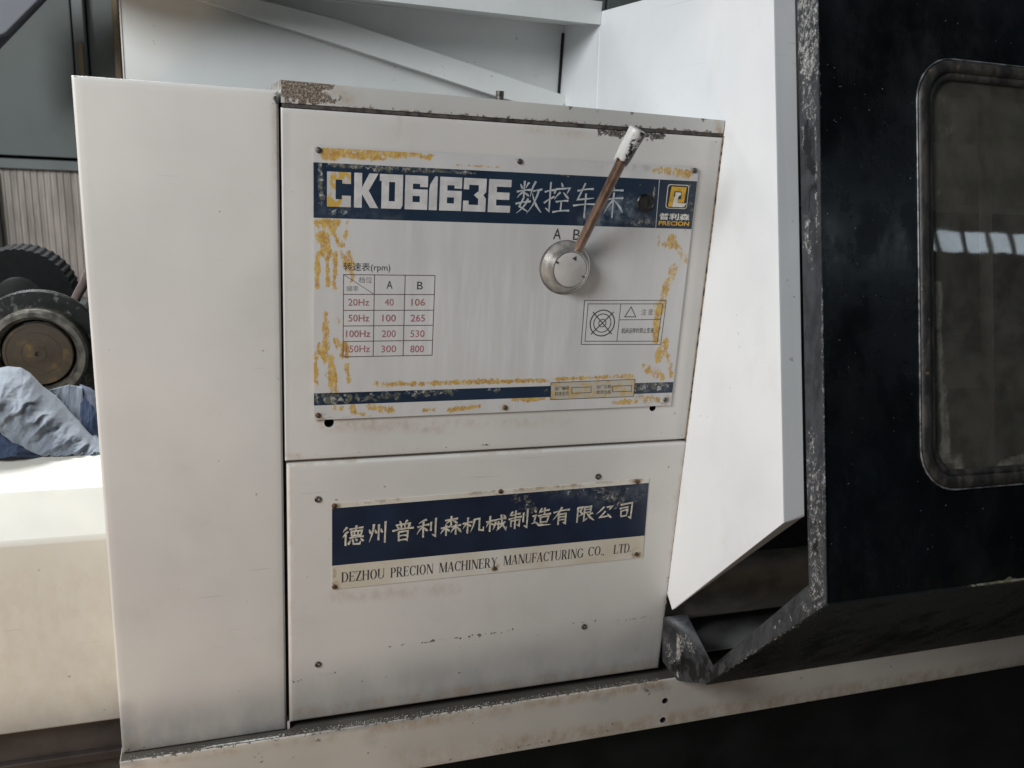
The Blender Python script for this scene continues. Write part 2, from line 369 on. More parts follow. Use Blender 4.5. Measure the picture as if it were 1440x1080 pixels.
def brush(ch, bx, w, mode=None):
    x0, x1, z0, z1 = bx; out = []
    for st in HAN[ch].split('|'):
        ty, pts = st[0], [tuple(map(float, q.split(','))) for q in st[1:].split()]
        pts = [(x0 + (x1 - x0) * a / 100, z1 - (z1 - z0) * b / 100) for a, b in pts]
        pts = [Vector(p) for p in pts]
        if ty != 'k' and len(pts) > 2:      # smooth curve
            a, b, c = pts[0], pts[1], pts[-1] if len(pts) == 3 else pts[2]
            if len(pts) == 3: pts = [a.lerp(b, t).lerp(b.lerp(c, t), t) for t in (0, .2, .4, .6, .8, 1)]
        elif len(pts) == 2:
            a, b = pts; n = Vector((-(b - a).y, (b - a).x)) * (.05 if ty in 'pn' else .03 if ty == 'h' else .0)
            if ty == 'p': n = -n
            pts = [a, a.lerp(b, .33) + n, a.lerp(b, .66) + n, b]
        else:                                # folded stroke: add middle points
            q = [pts[0]]
            for a, b in zip(pts, pts[1:]): q += [a.lerp(b, .5), b]
            pts = q
        prof = WP[ty]; m = len(pts); L, Rr = [], []
        for i, p in enumerate(pts):
            t = i / (m - 1) * 3; k = min(2, int(t)); wd = w * (prof[k] + (prof[k + 1] - prof[k]) * (t - k)) / 2
            d0 = (pts[i] - pts[i - 1]).normalized() if i else (pts[1] - pts[0]).normalized()
            d1 = (pts[i + 1] - pts[i]).normalized() if i < m - 1 else d0
            d = (d0 + d1); d = d.normalized() if d.length > .05 else d1
            n = Vector((-d.y, d.x)); n = n / max(.55, n.dot(Vector((-d0.y, d0.x))))
            jit = 1 + (random.random() - .5) * .22
            e = d * (-w * .25 if i == 0 else (w * .25 if i == m - 1 else 0))
            L.append(p + n * wd * jit + e); Rr.append(p - n * wd / jit + e * .3)
        for i in range(m - 1): out.append([tuple(L[i]), tuple(L[i + 1]), tuple(Rr[i + 1]), tuple(Rr[i])])
    return out
# roman serif capitals on a unit cell (width given), thick/thin strokes
def serif(ch):
    T, t, sf = .15, .05, .03
    def V(x, w=T, y0=0, y1=1): return [(x, y0), (x + w, y0), (x + w, y1), (x, y1)]
    def Hh(x0, x1, y, w=t): return [(x0, y), (x1, y), (x1, y + w), (x0, y + w)]
    def sv(x, w=T, y=0): return Hh(x - .06, x + w + .06, y, sf)
    def D_(x0, y0, x1, y1, w): return [(x0, y0), (x0 + w, y0), (x1 + w, y1), (x1, y1)]
    def bowl(cx, cy, rx, ry, a0, a1, T=T, n=12):
        o = []
        for k in range(n):
            A = [math.radians(a0 + (a1 - a0) * (k + d) / n) for d in (0, 1)]
            q = [(cx + rx * math.cos(a), cy + ry * math.sin(a)) for a in A]; iq = [(cx + (rx - T) * math.cos(a), cy + (ry - t) * math.sin(a)) for a in A]
            o.append([q[0], q[1], iq[1], iq[0]])
        return o
    if ch == 'D': return .78, [V(.08), sv(.08), sv(.08, y=1 - sf), Hh(.1, .38, 0), Hh(.1, .38, 1 - t)] + bowl(.36, .5, .38, .5, -90, 90)
    if ch == 'E': return .68, [V(.08), Hh(.02, .62, 0), Hh(.02, .60, 1 - t), Hh(.2, .45, .5), V(.58, .04, 0, .24), V(.56, .04, .78, 1), V(.43, .04, .4, .64)]
    if ch == 'Z': return .68, [Hh(.05, .64, 0), Hh(.05, .62, 1 - t), D_(.04, 0, .46, 1, .16), V(.60, .04, 0, .24), V(.05, .04, .78, 1)]
    if ch == 'H': return .82, [V(.08), V(.58), sv(.08), sv(.58), sv(.08, y=1 - sf), sv(.58, y=1 - sf), Hh(.2, .6, .5)]
    if ch == 'O': return .78, bowl(.39, .5, .35, .51, 0, 360, n=24)
    if ch == 'U': return .8, [V(.08, y0=.3), V(.64, .05, .3), sv(.08, y=1 - sf), sv(.64, .05, 1 - sf)] + bowl(.385, .32, .305, .33, 180, 360, T=.1)
    if ch == 'P': return .65, [V(.08), sv(.08), Hh(.02, .36, 1 - t), Hh(.2, .36, .46)] + bowl(.34, .73, .27, .27, -90, 90)
    if ch == 'R': return .76, [V(.08), sv(.08), Hh(.02, .36, 1 - t), Hh(.2, .36, .46), D_(.54, 0, .28, .5, .17), Hh(.52, .76, 0, sf)] + bowl(.34, .73, .26, .27, -90, 90)
    if ch == 'C': return .76, bowl(.41, .5, .37, .51, 40, 320, n=18) + [V(.66, .04, .68, .98)]
    if ch == 'G': return .82, bowl(.41, .5, .37, .51, 40, 325, n=18) + [V(.66, .04, .68, .98), V(.62, .13, .06, .42), sv(.62, .12, .42)]
    if ch == 'I': return .34, [V(.09), sv(.09), sv(.09, y=1 - sf)]
    if ch == 'N': return .84, [V(.12, .05), V(.70, .05), D_(.60, 0, .10, 1, .17), sv(.12, .05), sv(.70, .05, 1 - sf), Hh(.02, .2, 1 - sf, sf)]
    if ch == 'M': return .98, [V(.12, .05), V(.76), D_(.44, 0, .12, 1, .16), D_(.46, 0, .82, 1, .05), sv(.12, .05), sv(.76), Hh(.02, .2, 1 - sf, sf), Hh(.8, .97, 1 - sf, sf)]
    if ch == 'A': return .78, [D_(.06, 0, .36, 1, .05), D_(.56, 0, .32, 1, .15), Hh(.2, .58, .32), Hh(.0, .2, 0, sf), Hh(.48, .78, 0, sf)]
    if ch == 'Y': return .76, [V(.32, y1=.48), sv(.32), D_(.33, .46, .06, 1, .15), D_(.39, .46, .62, 1, .05), Hh(.0, .28, 1 - sf, sf), Hh(.52, .76, 1 - sf, sf)]
    if ch == 'F': return .62, [V(.08), sv(.08), Hh(.02, .58, 1 - t), Hh(.2, .45, .48), V(.55, .04, .76, 1), V(.43, .04, .38, .62)]
    if ch == 'T': return .68, [V(.27), sv(.27), Hh(.03, .66, 1 - t), V(.03, .04, .76, 1), V(.62, .04, .76, 1)]
    if ch == 'L': return .64, [V(.08), sv(.08, y=1 - sf), Hh(.02, .6, 0), V(.57, .04, 0, .26)]
    if ch == '.': return .22, [[(.06, 0), (.17, 0), (.17, .11), (.06, .11)]]
    if ch == ',': return .22, [[(.06, .0), (.17, .0), (.17, .11), (.06, .11)], [(.10, 0), (.17, 0), (.08, -.14), (.06, -.13)]]
    return .42, []
def serif_words(name, words, mat, parent):
    """words: (text, px left, py baseline, px right, py baseline right, px height)"""
    out = []
    for body, xl, yl, xr, yr, hgt in words:
        a = X2(xl, yl); b = X2(xr, yr); H = X2((xl + xr) / 2, (yl + yr) / 2 - hgt)[1] - (a[1] + b[1]) / 2
        cells = [serif(c) for c in body]; tot = sum(c[0] for c in cells) or 1; sx = (b[0] - a[0]) / tot; x = 0
        for wd, pl in cells:
            for p in pl: out.append([(a[0] + (x + u) * sx, (a[1] + b[1]) / 2 + v * H) for u, v in p])
            x += wd
    return polys(name, out, mat, parent)

# ================================================================== THE PLACE: floor, hall walls
hall = box('floor', -9, 18, -12, 6, -.1, 0, simple('concrete_floor', (0.20, 0.19, 0.175), .7, 0, .25, 2)); tag(hall, 'grey workshop concrete floor', None, kind='structure')
WALLG = simple('grey_green_panel', (0.19, 0.212, 0.20), .55, 0, .22, 1.4, .1)
WALLT = simple('pale_trim', (0.27, 0.29, 0.285), .5, 0, .12, 6, .1)
WOOD = simple('bare_wood', (0.29, 0.215, 0.135), .7, 0, .25, 14, .2, (6, 6, .6))
CORR = simple('corrugated_plastic', (0.58, 0.51, 0.45), .45, 0, .2, 9, .1, (3, 3, .5))
BLUEG = simple('slate_blue_paint', (0.085, 0.10, 0.135), .5, 0, .25, 3, .1)
wall = empty('workshop_wall', (0, 2.6, 0)); tag(wall, 'grey green panelled workshop wall behind the machine with ribbed sheets below', 'wall')
for i, (a, b) in enumerate(((-3.2, -2.2), (-2.19, -1.42), (-1.41, -.51), (-.455, .35), (.36, 1.6), (1.61, 3.0))):
    box('panel', a, b, 2.50, 2.53, 1.31, 4.2, WALLG, wall, .004)
box('rail', -3.2, 3.0, 2.46, 2.50, 1.265, 1.30, WALLT, wall, .003)
o = box('post', -.497, -.46, 2.44, 2.50, 1.30, 4.2, WALLT, wall, .003)
o = box('post', -.835, -.80, 2.44, 2.50, 0.0, 1.262, WALLT, wall, .003)
o = box('post', -.84, -.812, 2.45, 2.50, 1.302, 4.2, WALLT, wall, .003)
o = box('batten', -.362, -.342, 2.42, 2.46, 1.31, 4.2, WOOD, wall, .002); o['label'] = 'narrow bare wood batten'
o = box('batten', -.482, -.465, 2.41, 2.437, 1.5, 1.72, WOOD, wall, .002)
def corrugated(x0, x1):
    v, f = [], []; n = int((x1 - x0) / .0028)
    for i in range(n + 1):
        x = x0 + (x1 - x0) * i / n; ph = (x / .0225) % 1; y = 2.50 - .012 * (1 if ph < .5 else 0) * .45 - .003 * math.sin(x * 50)
        v += [(x, y, 0.0), (x, y, 1.264)]
    for i in range(n): f.append((2 * i, 2 * i + 2, 2 * i + 3, 2 * i + 1))
    o = mesh('ribbed_sheet', v, f, CORR, wall, fix=False); m = o.modifiers.new('t', 'SOLIDIFY'); m.thickness = .002; return o
corrugated(-2.2, -.84); corrugated(-.798, .2)
box('backing', -3.2, 3.0, 2.56, 2.6, 0, 4.3, DARK, wall)
# sloping member, top left
br = prism('sloping_beam', [P(-60, 75, 1, 1.9), P(8, 46, 1, 1.9), P(62, -8, 1, 1.9), P(90, -60, 1, 1.9), P(-80, -60, 1, 1.9)], (0, .05, 0), simple('pale_blue_grey', (0.22, 0.235, 0.27), .5, 0, .1, 3), None, .004)
tag(br, 'pale blue grey sloping sheet beam crossing the top left corner', 'beam')
br2 = prism('sloping_rail', [P(-60, 112, 1, 1.95), P(2, 62, 1, 1.95), P(38, 0, 1, 1.95), P(70, -60, 1, 1.95), P(34, -60, 1, 1.95), P(-70, 40, 1, 1.95)], (0, .06, 0), BLUEG, None, .004)
bpy.data.objects.remove(br2)
br2 = prism('sloping_rail', [P(-40, 105, 1, 1.96), P(62, -2, 1, 1.96), P(110, -60, 1, 1.96), P(10, -60, 1, 1.96), P(-60, 30, 1, 1.96)], (0, .05, 0), BLUEG, None, .004)
tag(br2, 'slate blue sloping rail just under the pale beam in the top left corner', 'rail')
# opposite wall with its daylight window strip (seen mirrored in the door)
opp = empty('opposite_wall', (6, -8, 0)); tag(opp, 'dark workshop wall with a high window strip seen mirrored in the door glass', 'wall')
OPM = simple('dim_far_wall', (0.05, 0.055, 0.055), .8, 0, .2, 1)
box('wall_sheet', 2.0, 18, -8.2, -8.05, 0, 4.84, OPM, opp); box('wall_sheet', 2.0, 18, -8.2, -8.05, 5.16, 9.5, OPM, opp)
gl = N('bright_window_pane'); gl.b.inputs['Base Color'].default_value = (.5, .5, .5, 1); gl.b.inputs['Emission Color'].default_value = (.76, .90, 1, 1); gl.b.inputs['Emission Strength'].default_value = 4.0
x = 2.0
while x < 17.9:
    box('pane', x + .012, min(x + .448, 18), -8.14, -8.12, 4.84, 5.16, gl.m, opp)
    prism('glazing_bar', [(x - .022, -8.10, 4.83), (x + .022, -8.10, 4.83), (x + .022, -8.10, 5.17), (x - .022, -8.10, 5.17)], (0, .06, 0), DARK, opp); x += .46

# ================================================================== THE LATHE
root = empty('lathe', (0.6, 0.35, 0)); tag(root, 'white and black industrial lathe with shift lever, blue nameplates and a black sliding door', 'lathe')
# --- painters in photo pixels
def bottom_darken(yl, yr, xl, xr, h, s_):  # darker towards the bottom edge
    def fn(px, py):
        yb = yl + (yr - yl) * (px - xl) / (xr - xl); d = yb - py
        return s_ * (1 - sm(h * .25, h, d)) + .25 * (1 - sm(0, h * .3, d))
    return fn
sc_g = bottom_darken(1062, 1030, 175, 400, 95, .58); corner = blob([(386, 138, 388, 146, 10, .9), (396, 180, 396, 240, 3, .3)])
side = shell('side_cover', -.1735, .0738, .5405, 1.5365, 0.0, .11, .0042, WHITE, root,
             painters={'grime_dark': lambda a, b: sc_g(a, b) + .25 * blob([(180, 1045, 176, 1000, 14, 1)])(a, b), 'chip': blob([(386, 134, 389, 146, 5, .55), (107, 107, 125, 108, 3, .4), (180, 1055, 200, 1056, 6, .5)]), 'rust': blob([(388, 150, 391, 250, 3, .5), (182, 1050, 192, 1045, 12, .3)])})
front = shell('front_panel', .0768, .7505, 1.0115, 1.5155, .0012, .05, .0025, WHITE, root, .006,
              painters={'rust': blob([(455, 596, 640, 600, 10, .35), (640, 596, 800, 592, 7, .2), (600, 163, 640, 166, 4, .35), (560, 160, 562, 190, 4, .25), (560, 604, 620, 607, 3, .4), (402, 640, 420, 642, 4, .5), (740, 180, 830, 190, 6, .25)]),
                        'chip': blob([(842, 186, 930, 192, 5.5, .78), (1000, 200, 1012, 200, 2, .3), (404, 640, 960, 613, 1.5, .2)]), 'grime_dark': blob([(400, 160, 400, 640, 5, .25), (1005, 205, 960, 610, 9, .18), (830, 380, 860, 440, 22, .10)])})  # last dark stroke paints the lever hub's soft shadow to the lower right
lc_g = bottom_darken(1018, 940, 405, 928, 100, .48)
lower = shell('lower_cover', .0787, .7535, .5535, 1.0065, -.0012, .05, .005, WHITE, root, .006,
              painters={'grime_dark': lambda a, b: lc_g(a, b), 'rust': blob([(470, 840, 640, 828, 9, .25), (955, 700, 935, 930, 6, .4), (410, 1005, 920, 935, 7, .35), (408, 660, 408, 1000, 4, .25), (963, 640, 945, 850, 5, .35), (404, 655, 500, 648, 3, .35), (650, 640, 760, 633, 3, .4)]),
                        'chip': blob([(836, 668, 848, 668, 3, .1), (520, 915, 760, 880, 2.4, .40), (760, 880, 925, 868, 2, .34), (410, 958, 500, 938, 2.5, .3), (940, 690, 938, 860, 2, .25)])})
# dark inner casting behind the covers
box('casting', -.165, .744, .02, .70, .5395, 1.520, DARK, root)
box('gasket_seam', .0782, .7495, .0010, .1, 1.5162, 1.5212, simple('seam_dirt', (0.055, 0.048, 0.042), .7, 0, .5, 90, .4), root)
box('seam_gap', .0782, .7495, .0030, .1, 1.5211, 1.5222, VOID, root)
# lid
lidm = paint('lid_paint', (0.50, 0.495, 0.475), .45, 1.3, chip_col=(0.085, 0.07, 0.055), mott=.1)
def lid_poly():
    n = 110; v, f, pts = [], [], []
    for i in range(n + 1):
        x = .0772 + (.7488 - .0772) * i / n; zt = 1.5502 + (1.5412 - 1.5502) * i / n
        for z, y in ((1.5215, .70), (1.5215, 0.0), (1.5215 + (zt - 1.5215) * .33, -.0002), (1.5215 + (zt - 1.5215) * .66, -.0002), (zt - .0006, 0.0), (zt, .001), (zt, .70)): v.append((x, y, z))
    for i in range(n):
        for k in range(6): f.append((i * 7 + k, i * 7 + k + 1, (i + 1) * 7 + k + 1, (i + 1) * 7 + k))
    f.append(tuple(range(7))); f.append(tuple(n * 7 + k for k in range(7)))
    c = blob([(398, 122, 440, 134, 18, 1.0), (440, 130, 462, 138, 9, .8), (400, 116, 468, 121, 4, .9), (455, 120, 462, 120, 6, .7), (462, 142, 480, 144, 5, .6), (495, 118, 530, 122, 2.5, .6), (610, 130, 740, 136, 1.6, .45), (888, 158, 892, 160, 3, .75), (986, 168, 992, 169, 4, .75), (398, 146, 1010, 188, 2.2, .52), (800, 148, 806, 149, 2.5, .7)])
    r = blob([(470, 122, 500, 140, 14, .4), (1008, 172, 1014, 186, 5, .9), (540, 150, 620, 156, 3, .4)])
    pp = [proj(q) for q in v]
    return mesh('lid', v, f, lidm, root, attrs={'chip': [c(*q) for q in pp], 'rust': [r(*q) for q in pp]})
lid_poly()
bq = P(703, 134, 1, .05)
tube('bolt', (bq.x, .05, 1.543), (bq.x, .05, 1.5605), .006, .006, SCREW, root)
# rust-coloured sealing bead down the joint between headstock and side plate
s_ = N('joint_sealant'); s_.out(s_.mix(s_.ramp(s_.noise(160, 3, .6, (1, 1, .5)), .44, .5), (0.02, 0.017, 0.014), (0.33, 0.26, 0.17)), .7)
box('joint_bead', .7502, .7516, -.0014, .02, .69, 1.518, s_.m, root)
def fix_holes():
    cut(front, [(*X2(463, 595.5), .0072), (*X2(919, 574.5), .0058)], .012, .0012)
fix_holes()
# --- screws
def screw_data(r, mat, nm='screw'):
    v, f = lathe_v([(r * 1.0, 0), (r * .97, r * .28), (r * .7, r * .5), (r * .0001, r * .56)], 18)
    o = mesh(nm, v, f, mat, None, (0, 0, 0), True); me = o.data; bpy.data.objects.remove(o)
    # cross slot as two dark bars sunk into the dome
    return me
SCm, SRm = screw_data(.0042, SCREW), screw_data(.0040, RSCREW)
def slot(parent, loc, r, a):
    c, s1 = math.cos(a) * r * .62, math.sin(a) * r * .62; w = r * .13; y = loc[1] - r * .60
    n = Vector((-s1, c)).normalized() * w
    mesh('slot', [(loc[0] - c + n.x, y, loc[2] - s1 + n.y), (loc[0] + c + n.x, y, loc[2] + s1 + n.y), (loc[0] + c - n.x, y, loc[2] + s1 - n.y), (loc[0] - c - n.x, y, loc[2] - s1 - n.y)], [(3, 2, 1, 0)], VOID, parent, fix=False)
def screw(px, py, parent, me, y=PLY, r=.0042, slotted=True):
    q = P(px, py, 1, y); o = bpy.data.objects.new('screw', me); put(o, parent, (q.x, y, q.z)); return o
# --- hex-socket screws of the lower cover
def socket(px, py):
    q = P(px, py, 1, -.0012)
    o = turned('socket_screw', [(.0052, -.001), (.0052, .0014), (.0044, .002), (.0026, .002), (.0024, -.0008), (.00001, -.0008)], SCREW, root, (q.x, -.0012, q.z), 20)
for q in ((447, 702), (841, 670), (447, 934), (821, 881)): socket(*q)

# ------------------------------------------------------------------ upper nameplate
xl, xr = .1188, .7115; zb, zt = 1.0755, 1.4668
b1 = (X2(700, 322)[1] * 0 + X2(700, 314)[1], X2(700, 241)[1]); b2 = (X2(700, 561)[1], X2(700, 545)[1])
print('bands', b1, b2)
PM = plate_mat('nameplate_print', [b1, b2])
yel = blob([(458, 217, 510, 212, 10, .80), (500, 212, 570, 215, 8, .9), (565, 216, 606, 221, 5, .75), (480, 218, 540, 222, 6, .75), (640, 232, 700, 236, 2.5, .5),
            (448, 315, 472, 315, 9, .80), (452, 330, 460, 355, 10, .8), (470, 325, 478, 345, 5, .68), (487, 312, 485, 345, 3, .5), (490, 355, 496, 375, 4.5, .68), (494, 380, 496, 395, 4, .8),
            (447, 355, 447, 405, 3, .85), (460, 350, 461, 400, 4, .78), (472, 355, 470, 405, 4, .65), (480, 355, 488, 380, 4, .6),
            (456, 440, 462, 455, 3, .7), (458, 455, 460, 490, 5, .75), (450, 490, 462, 510, 8, .66), (472, 450, 484, 475, 4, .45), (474, 480, 480, 500, 6, .5), (443, 500, 445, 545, 4, .70), (463, 505, 470, 550, 8, .6), (487, 515, 490, 535, 4.5, .8), (486, 485, 490, 500, 5, .8),
            (528, 540, 620, 540, 4, .64), (600, 539, 770, 535, 3.6, .72), (640, 537, 700, 534, 3, .78), (780, 533, 890, 529, 3, .70),
            (470, 574, 500, 575, 6, .55), (497, 580, 512, 583, 3, .75), (520, 572, 550, 577, 6, .74), (595, 577, 612, 576, 2.5, .75), (632, 577, 675, 571, 3.6, .85), (722, 561, 770, 560, 4, .7), (865, 566, 895, 564, 4, .72), (900, 560, 925, 562, 5, .45),
            (925, 240, 970, 245, 7, .66), (960, 246, 965, 330, 4, .35), (926, 330, 926, 345, 2, .6), (945, 335, 962, 365, 7, .60), (935, 345, 960, 350, 5, .55), (948, 375, 940, 400, 6, .66), (938, 400, 928, 440, 6, .74), (925, 430, 922, 480, 6, .76), (935, 480, 926, 505, 7, .78), (940, 500, 944, 530, 4, .68), (912, 520, 930, 530, 7, .62), (905, 515, 925, 520, 5, .5), (780, 545, 890, 540, 5, .66), (785, 556, 800, 556, 4, .5)])
scr = blob([(450, 232, 452, 285, 4.5, .70), (462, 232, 520, 236, 4, .68), (520, 236, 600, 240, 5, .63), (590, 239, 668, 244, 3.5, .66), (465, 297, 485, 301, 6, .5), (445, 562, 490, 560, 9, .58), (490, 560, 560, 556, 7, .48), (575, 552, 640, 550, 7, .54), (690, 548, 700, 548, 5, .5), (760, 551, 770, 551, 4, .4), (893, 546, 935, 543, 7, .62), (885, 315, 920, 312, 5, .46), (900, 245, 905, 318, 1.5, .3), (968, 245, 974, 310, 4, .45), (920, 250, 917, 318, 1.2, .68), (745, 246, 800, 248, 1.5, .55)])
hz = blob([(830, 310, 880, 290, 16, .75), (870, 300, 905, 310, 12, .5), (440, 290, 560, 310, 12, .15)])
sme = blob([(640, 440, 760, 450, 90, .75), (600, 330, 760, 340, 50, .3)])
def plate_sheet(name, x0, x1, z0, z1, mat, painters, step=.0035, quad=None):
    nx, nz = int((x1 - x0) / step), int((z1 - z0) / step); v, f, hh = [], [], []
    for j in range(nz + 1):
        for i in range(nx + 1):
            x = x0 + (x1 - x0) * i / nx; z = z0 + (z1 - z0) * j / nz; hh.append(z)
            if quad:
                a, b = i / nx, j / nz; q = [[c * w_ for c in p] for p, w_ in zip(quad, ((1 - a) * (1 - b), a * (1 - b), a * b, (1 - a) * b))]; x, z = sum(p[0] for p in q), sum(p[1] for p in q)
            v.append((x, PLY, z))
    m = nx + 1
    f = [(j * m + i, j * m + i + 1, (j + 1) * m + i + 1, (j + 1) * m + i) for j in range(nz) for i in range(nx)]
    pp = [proj(q) for q in v]; at = {k: [fn(*q) for q in pp] for k, fn in painters.items()}; at['height'] = hh
    o = mesh(name, v, f, mat, root, attrs=at, fix=False)
    md = o.modifiers.new('thickness', 'SOLIDIFY'); md.thickness = .0012; md.offset = -1; return o
plate = plate_sheet('nameplate', xl, xr, zb, zt, PM, {'yellow': yel, 'scratch': scr, 'haze_rub': hz, 'smear': sme, 'rust': blob([(x_, y_, x_, y_, 7, .75) for x_, y_ in ((448, 211), (731, 227), (977, 240), (936, 562), (447, 584), (710, 573))] + [(900, 560, 935, 565, 8, .5), (442, 585, 455, 588, 5, .7), (835, 228, 910, 235, 6, .35), (445, 585, 520, 586, 2.5, .5)])})
plate['label'] = 'large silver and blue nameplate with peeling yellow patches'
for q in ((448, 211), (731, 227), (977, 240), (936, 562)): screw(*q, plate, SCm)
for q in ((447, 584), (710, 573)): screw(*q, plate, SRm)
# model designation in block letters
BLOCK = {
'C': [(0, 0, 36, 100), (36, 0, 100, 22), (64, 22, 100, 33), (36, 78, 100, 100), (62, 67, 100, 78)],
'K': [(0, 0, 32, 100), ((32, 42), (62, 0), (99, 0), (60, 50), (100, 100), (66, 100), (32, 60))],
'D': [(8, 0, 40, 100), (0, 0, 8, 20), (40, 0, 100, 22), (66, 22, 100, 90), (40, 78, 66, 100), ((66, 90), (100, 90), (92, 100), (66, 100))],
'6': [(0, 0, 34, 100), (34, 0, 100, 24), (66, 24, 100, 33), (34, 40, 100, 60), (66, 60, 100, 78), (34, 78, 100, 100)],
'1': [((68, 0), (100, 0), (100, 100), (0, 100), (0, 42), (10, 24))],
'3': [(0, 0, 100, 20), (0, 20, 24, 34), (66, 20, 100, 40), ((62, 40), (100, 40), (88, 50), (100, 60), (62, 60), (46, 50)), (66, 60, 100, 80), (0, 80, 100, 100), (0, 68, 24, 80)],
'E': [(0, 0, 36, 100), (36, 0, 100, 22), (36, 39, 94, 61), (36, 79, 100, 100)]}
LX = [('C', 459.8, 493.4, 240, 290.4), ('K', 498, 532, 242.3, 292), ('D', 533.8, 566.4, 244, 293.5), ('6', 569.5, 601.4, 246, 295), ('1', 603.5, 615, 248, 296), ('6', 618.3, 649.3, 249, 297.5), ('3', 651.8, 683.7, 251, 299), ('E', 687, 718.6, 253, 300.5)]
zt_, zb_ = X2(590, 247)[1], X2(590, 294.8)[1]
for ch, a, b, ya, yb in LX:
    x0, x1 = X2(a, 270)[0], X2(b, 270)[0]; pl = []
    for it in BLOCK[ch]:
        if isinstance(it[0], tuple): q = it
        else: q = ((it[0], it[1]), (it[2], it[1]), (it[2], it[3]), (it[0], it[3]))
        pl.append([(x0 + (x1 - x0) * u / 100, zt_ - (zt_ - zb_) * w_ / 100) for u, w_ in q])
    polys('block_letter', pl, LETC if ch == 'C' else LETW, plate)
# 数控车床
for ch, bx in (('数', (726, 254, 762, 301)), ('控', (765, 256, 802, 301)), ('车', (806, 258, 839, 306)), ('床', (842, 260, 877, 306))):
    polys('brush_character', brush(ch, fitbox(*bx), .0031), LETG, plate)
text('letter', 'A', (778, 321.5, 789, 336.5), INK, plate, .004); text('letter', 'B', (806, 322.5, 816, 337.5), INK, plate, .004)
# speed table
hx = [X2(482.7, 445)[0], X2(525.6, 445)[0], X2(568.2, 445)[0], X2(609.5, 445)[0]]
hz_ = [X2(545, y)[1] for y in (386.7, 414, 436.3, 457.9, 479.3, 500.6)]
tl = [line((x, hz_[0]), (x, hz_[-1]), .0011) for x in hx] + [line((hx[0], z), (hx[-1], z), .0011) for z in hz_] + [line((hx[0], hz_[0]), (hx[1], hz_[1]), .0008)]
polys('table_lines', tl, simple('brown_black_ink', (0.11, 0.075, 0.075), .5, 0, .3, 300, .02), plate)
text('heading', '转速表(rpm)', (483, 369.5, 549, 383), INK, plate, .006)
text('column_word', '档位', (504.5, 389, 523, 398), INK2, plate); text('row_word', '频率', (487, 402, 504, 410), INK2, plate)
text('letter', 'A', (543.5, 395, 552, 406), INK, plate, .004); text('letter', 'B', (586.5, 396, 594.5, 407), INK, plate, .004)
rows = [(('20Hz', 489.5, 519), ('40', 541, 553.5), ('106', 578.5, 597.5)), (('50Hz', 490, 519), ('100', 537.5, 556.5), ('265', 577.5, 597.5)), (('100Hz', 486.5, 520.5), ('200', 537, 556.5), ('530', 577, 597)), (('150Hz', 486.5, 520), ('300', 536, 557), ('800', 577, 596))]
for i, rw in enumerate(rows):
    yc = (425.0, 447.3, 469.2, 490.6)[i]
    for t, a, b in rw: text('speed_figure', t, (a, yc - 4.9, b, yc + 4.9), REDINK, plate, 0 if t == '40' else .005)
# safety label
sl = []
def rectl(x0, y0, x1, y1, w, sk=0):
    a, b, c, d = X2(x0, y0), X2(x1, y0), X2(x1 - sk, y1), X2(x0 - sk * .6, y1)
    for p, q in ((a, b), (b, c), (c, d), (d, a)): sl.append(line(p, q, w))
rectl(822, 422.3, 937, 422.3 + 62, .0010, 8); rectl(827, 427.3, 932, 427.3 + 52.5, .0010, 7.5)
sl.append(line(X2(873, 427.5), X2(867.5, 479.5), .0010)); sl.append(line(X2(871.5, 449.8), X2(929, 449.2), .0010))
tr = [X2(887.5, 431.5), X2(894, 445.5), X2(878.5, 445.5)]
for i in range(3): sl.append(line(tr[i], tr[(i + 1) % 3], .0013))
cx, cz = X2(847, 454.3); pxm = X2(848, 454)[0] - X2(847, 454)[0]
for rad, w in ((17, .0018), (12, .0014), (5, .0013)):
    for k in range(32):
        a0, a1 = 2 * math.pi * k / 32, 2 * math.pi * (k + 1) / 32; r0, r1 = rad * pxm - w / 2, rad * pxm + w / 2
        sl.append([(cx + r * math.cos(a), cz + r * math.sin(a)) for r, a in ((r0, a0), (r1, a0), (r1, a1), (r0, a1))])
for a in (45, -45):
    c, s1 = math.cos(math.radians(a)) * 20 * pxm, math.sin(math.radians(a)) * 20 * pxm; sl.append(line((cx - c, cz - s1), (cx + c, cz + s1), .0016))
polys('safety_label_lines', sl, INK, plate)
text('safety_heading', '注 意', (902, 434.5, 918, 443), INK2, plate); text('safety_words', '机床运转时禁止变速', (874, 461, 919, 468.5), INK, plate)
# rating strip
rs = []; q = [X2(774.5, 538), X2(893, 533.3), X2(891, 557.5), X2(774, 562)]
rsp = N('rating_strip_print'); rsp.out(rsp.mix(rsp.ramp(rsp.noise(90, 7, .68, (.8, 1, 1)), .46, .62), (0.45, 0.42, 0.36), (0.48, 0.33, 0.11)), .45)
polys('rating_strip', [q], rsp.m, plate, PLY + .0001 - .00005)
rs += [line(q[i], q[(i + 1) % 4], .0009) for i in range(4)]
for a in ((804, 545, 831, 553), (861, 543, 888, 551)):
    p4 = [X2(a[0], a[1]), X2(a[2], a[1] - 1), X2(a[2], a[3] - 1), X2(a[0], a[3])]; rs += [line(p4[i], p4[(i + 1) % 4], .0009) for i in range(4)]
polys('rating_lines', rs, INK, plate, PLY - .0002)
for t, bx in (('出厂编号', (780, 543.2, 800, 548.5)), ('机床型号', (780, 550.5, 800, 556.5)), ('出厂日期', (839, 541, 859, 546.3)), ('检验合格', (839, 548.3, 859, 554))): text('rating_words', t, bx, INK, plate, y=PLY - .0002)
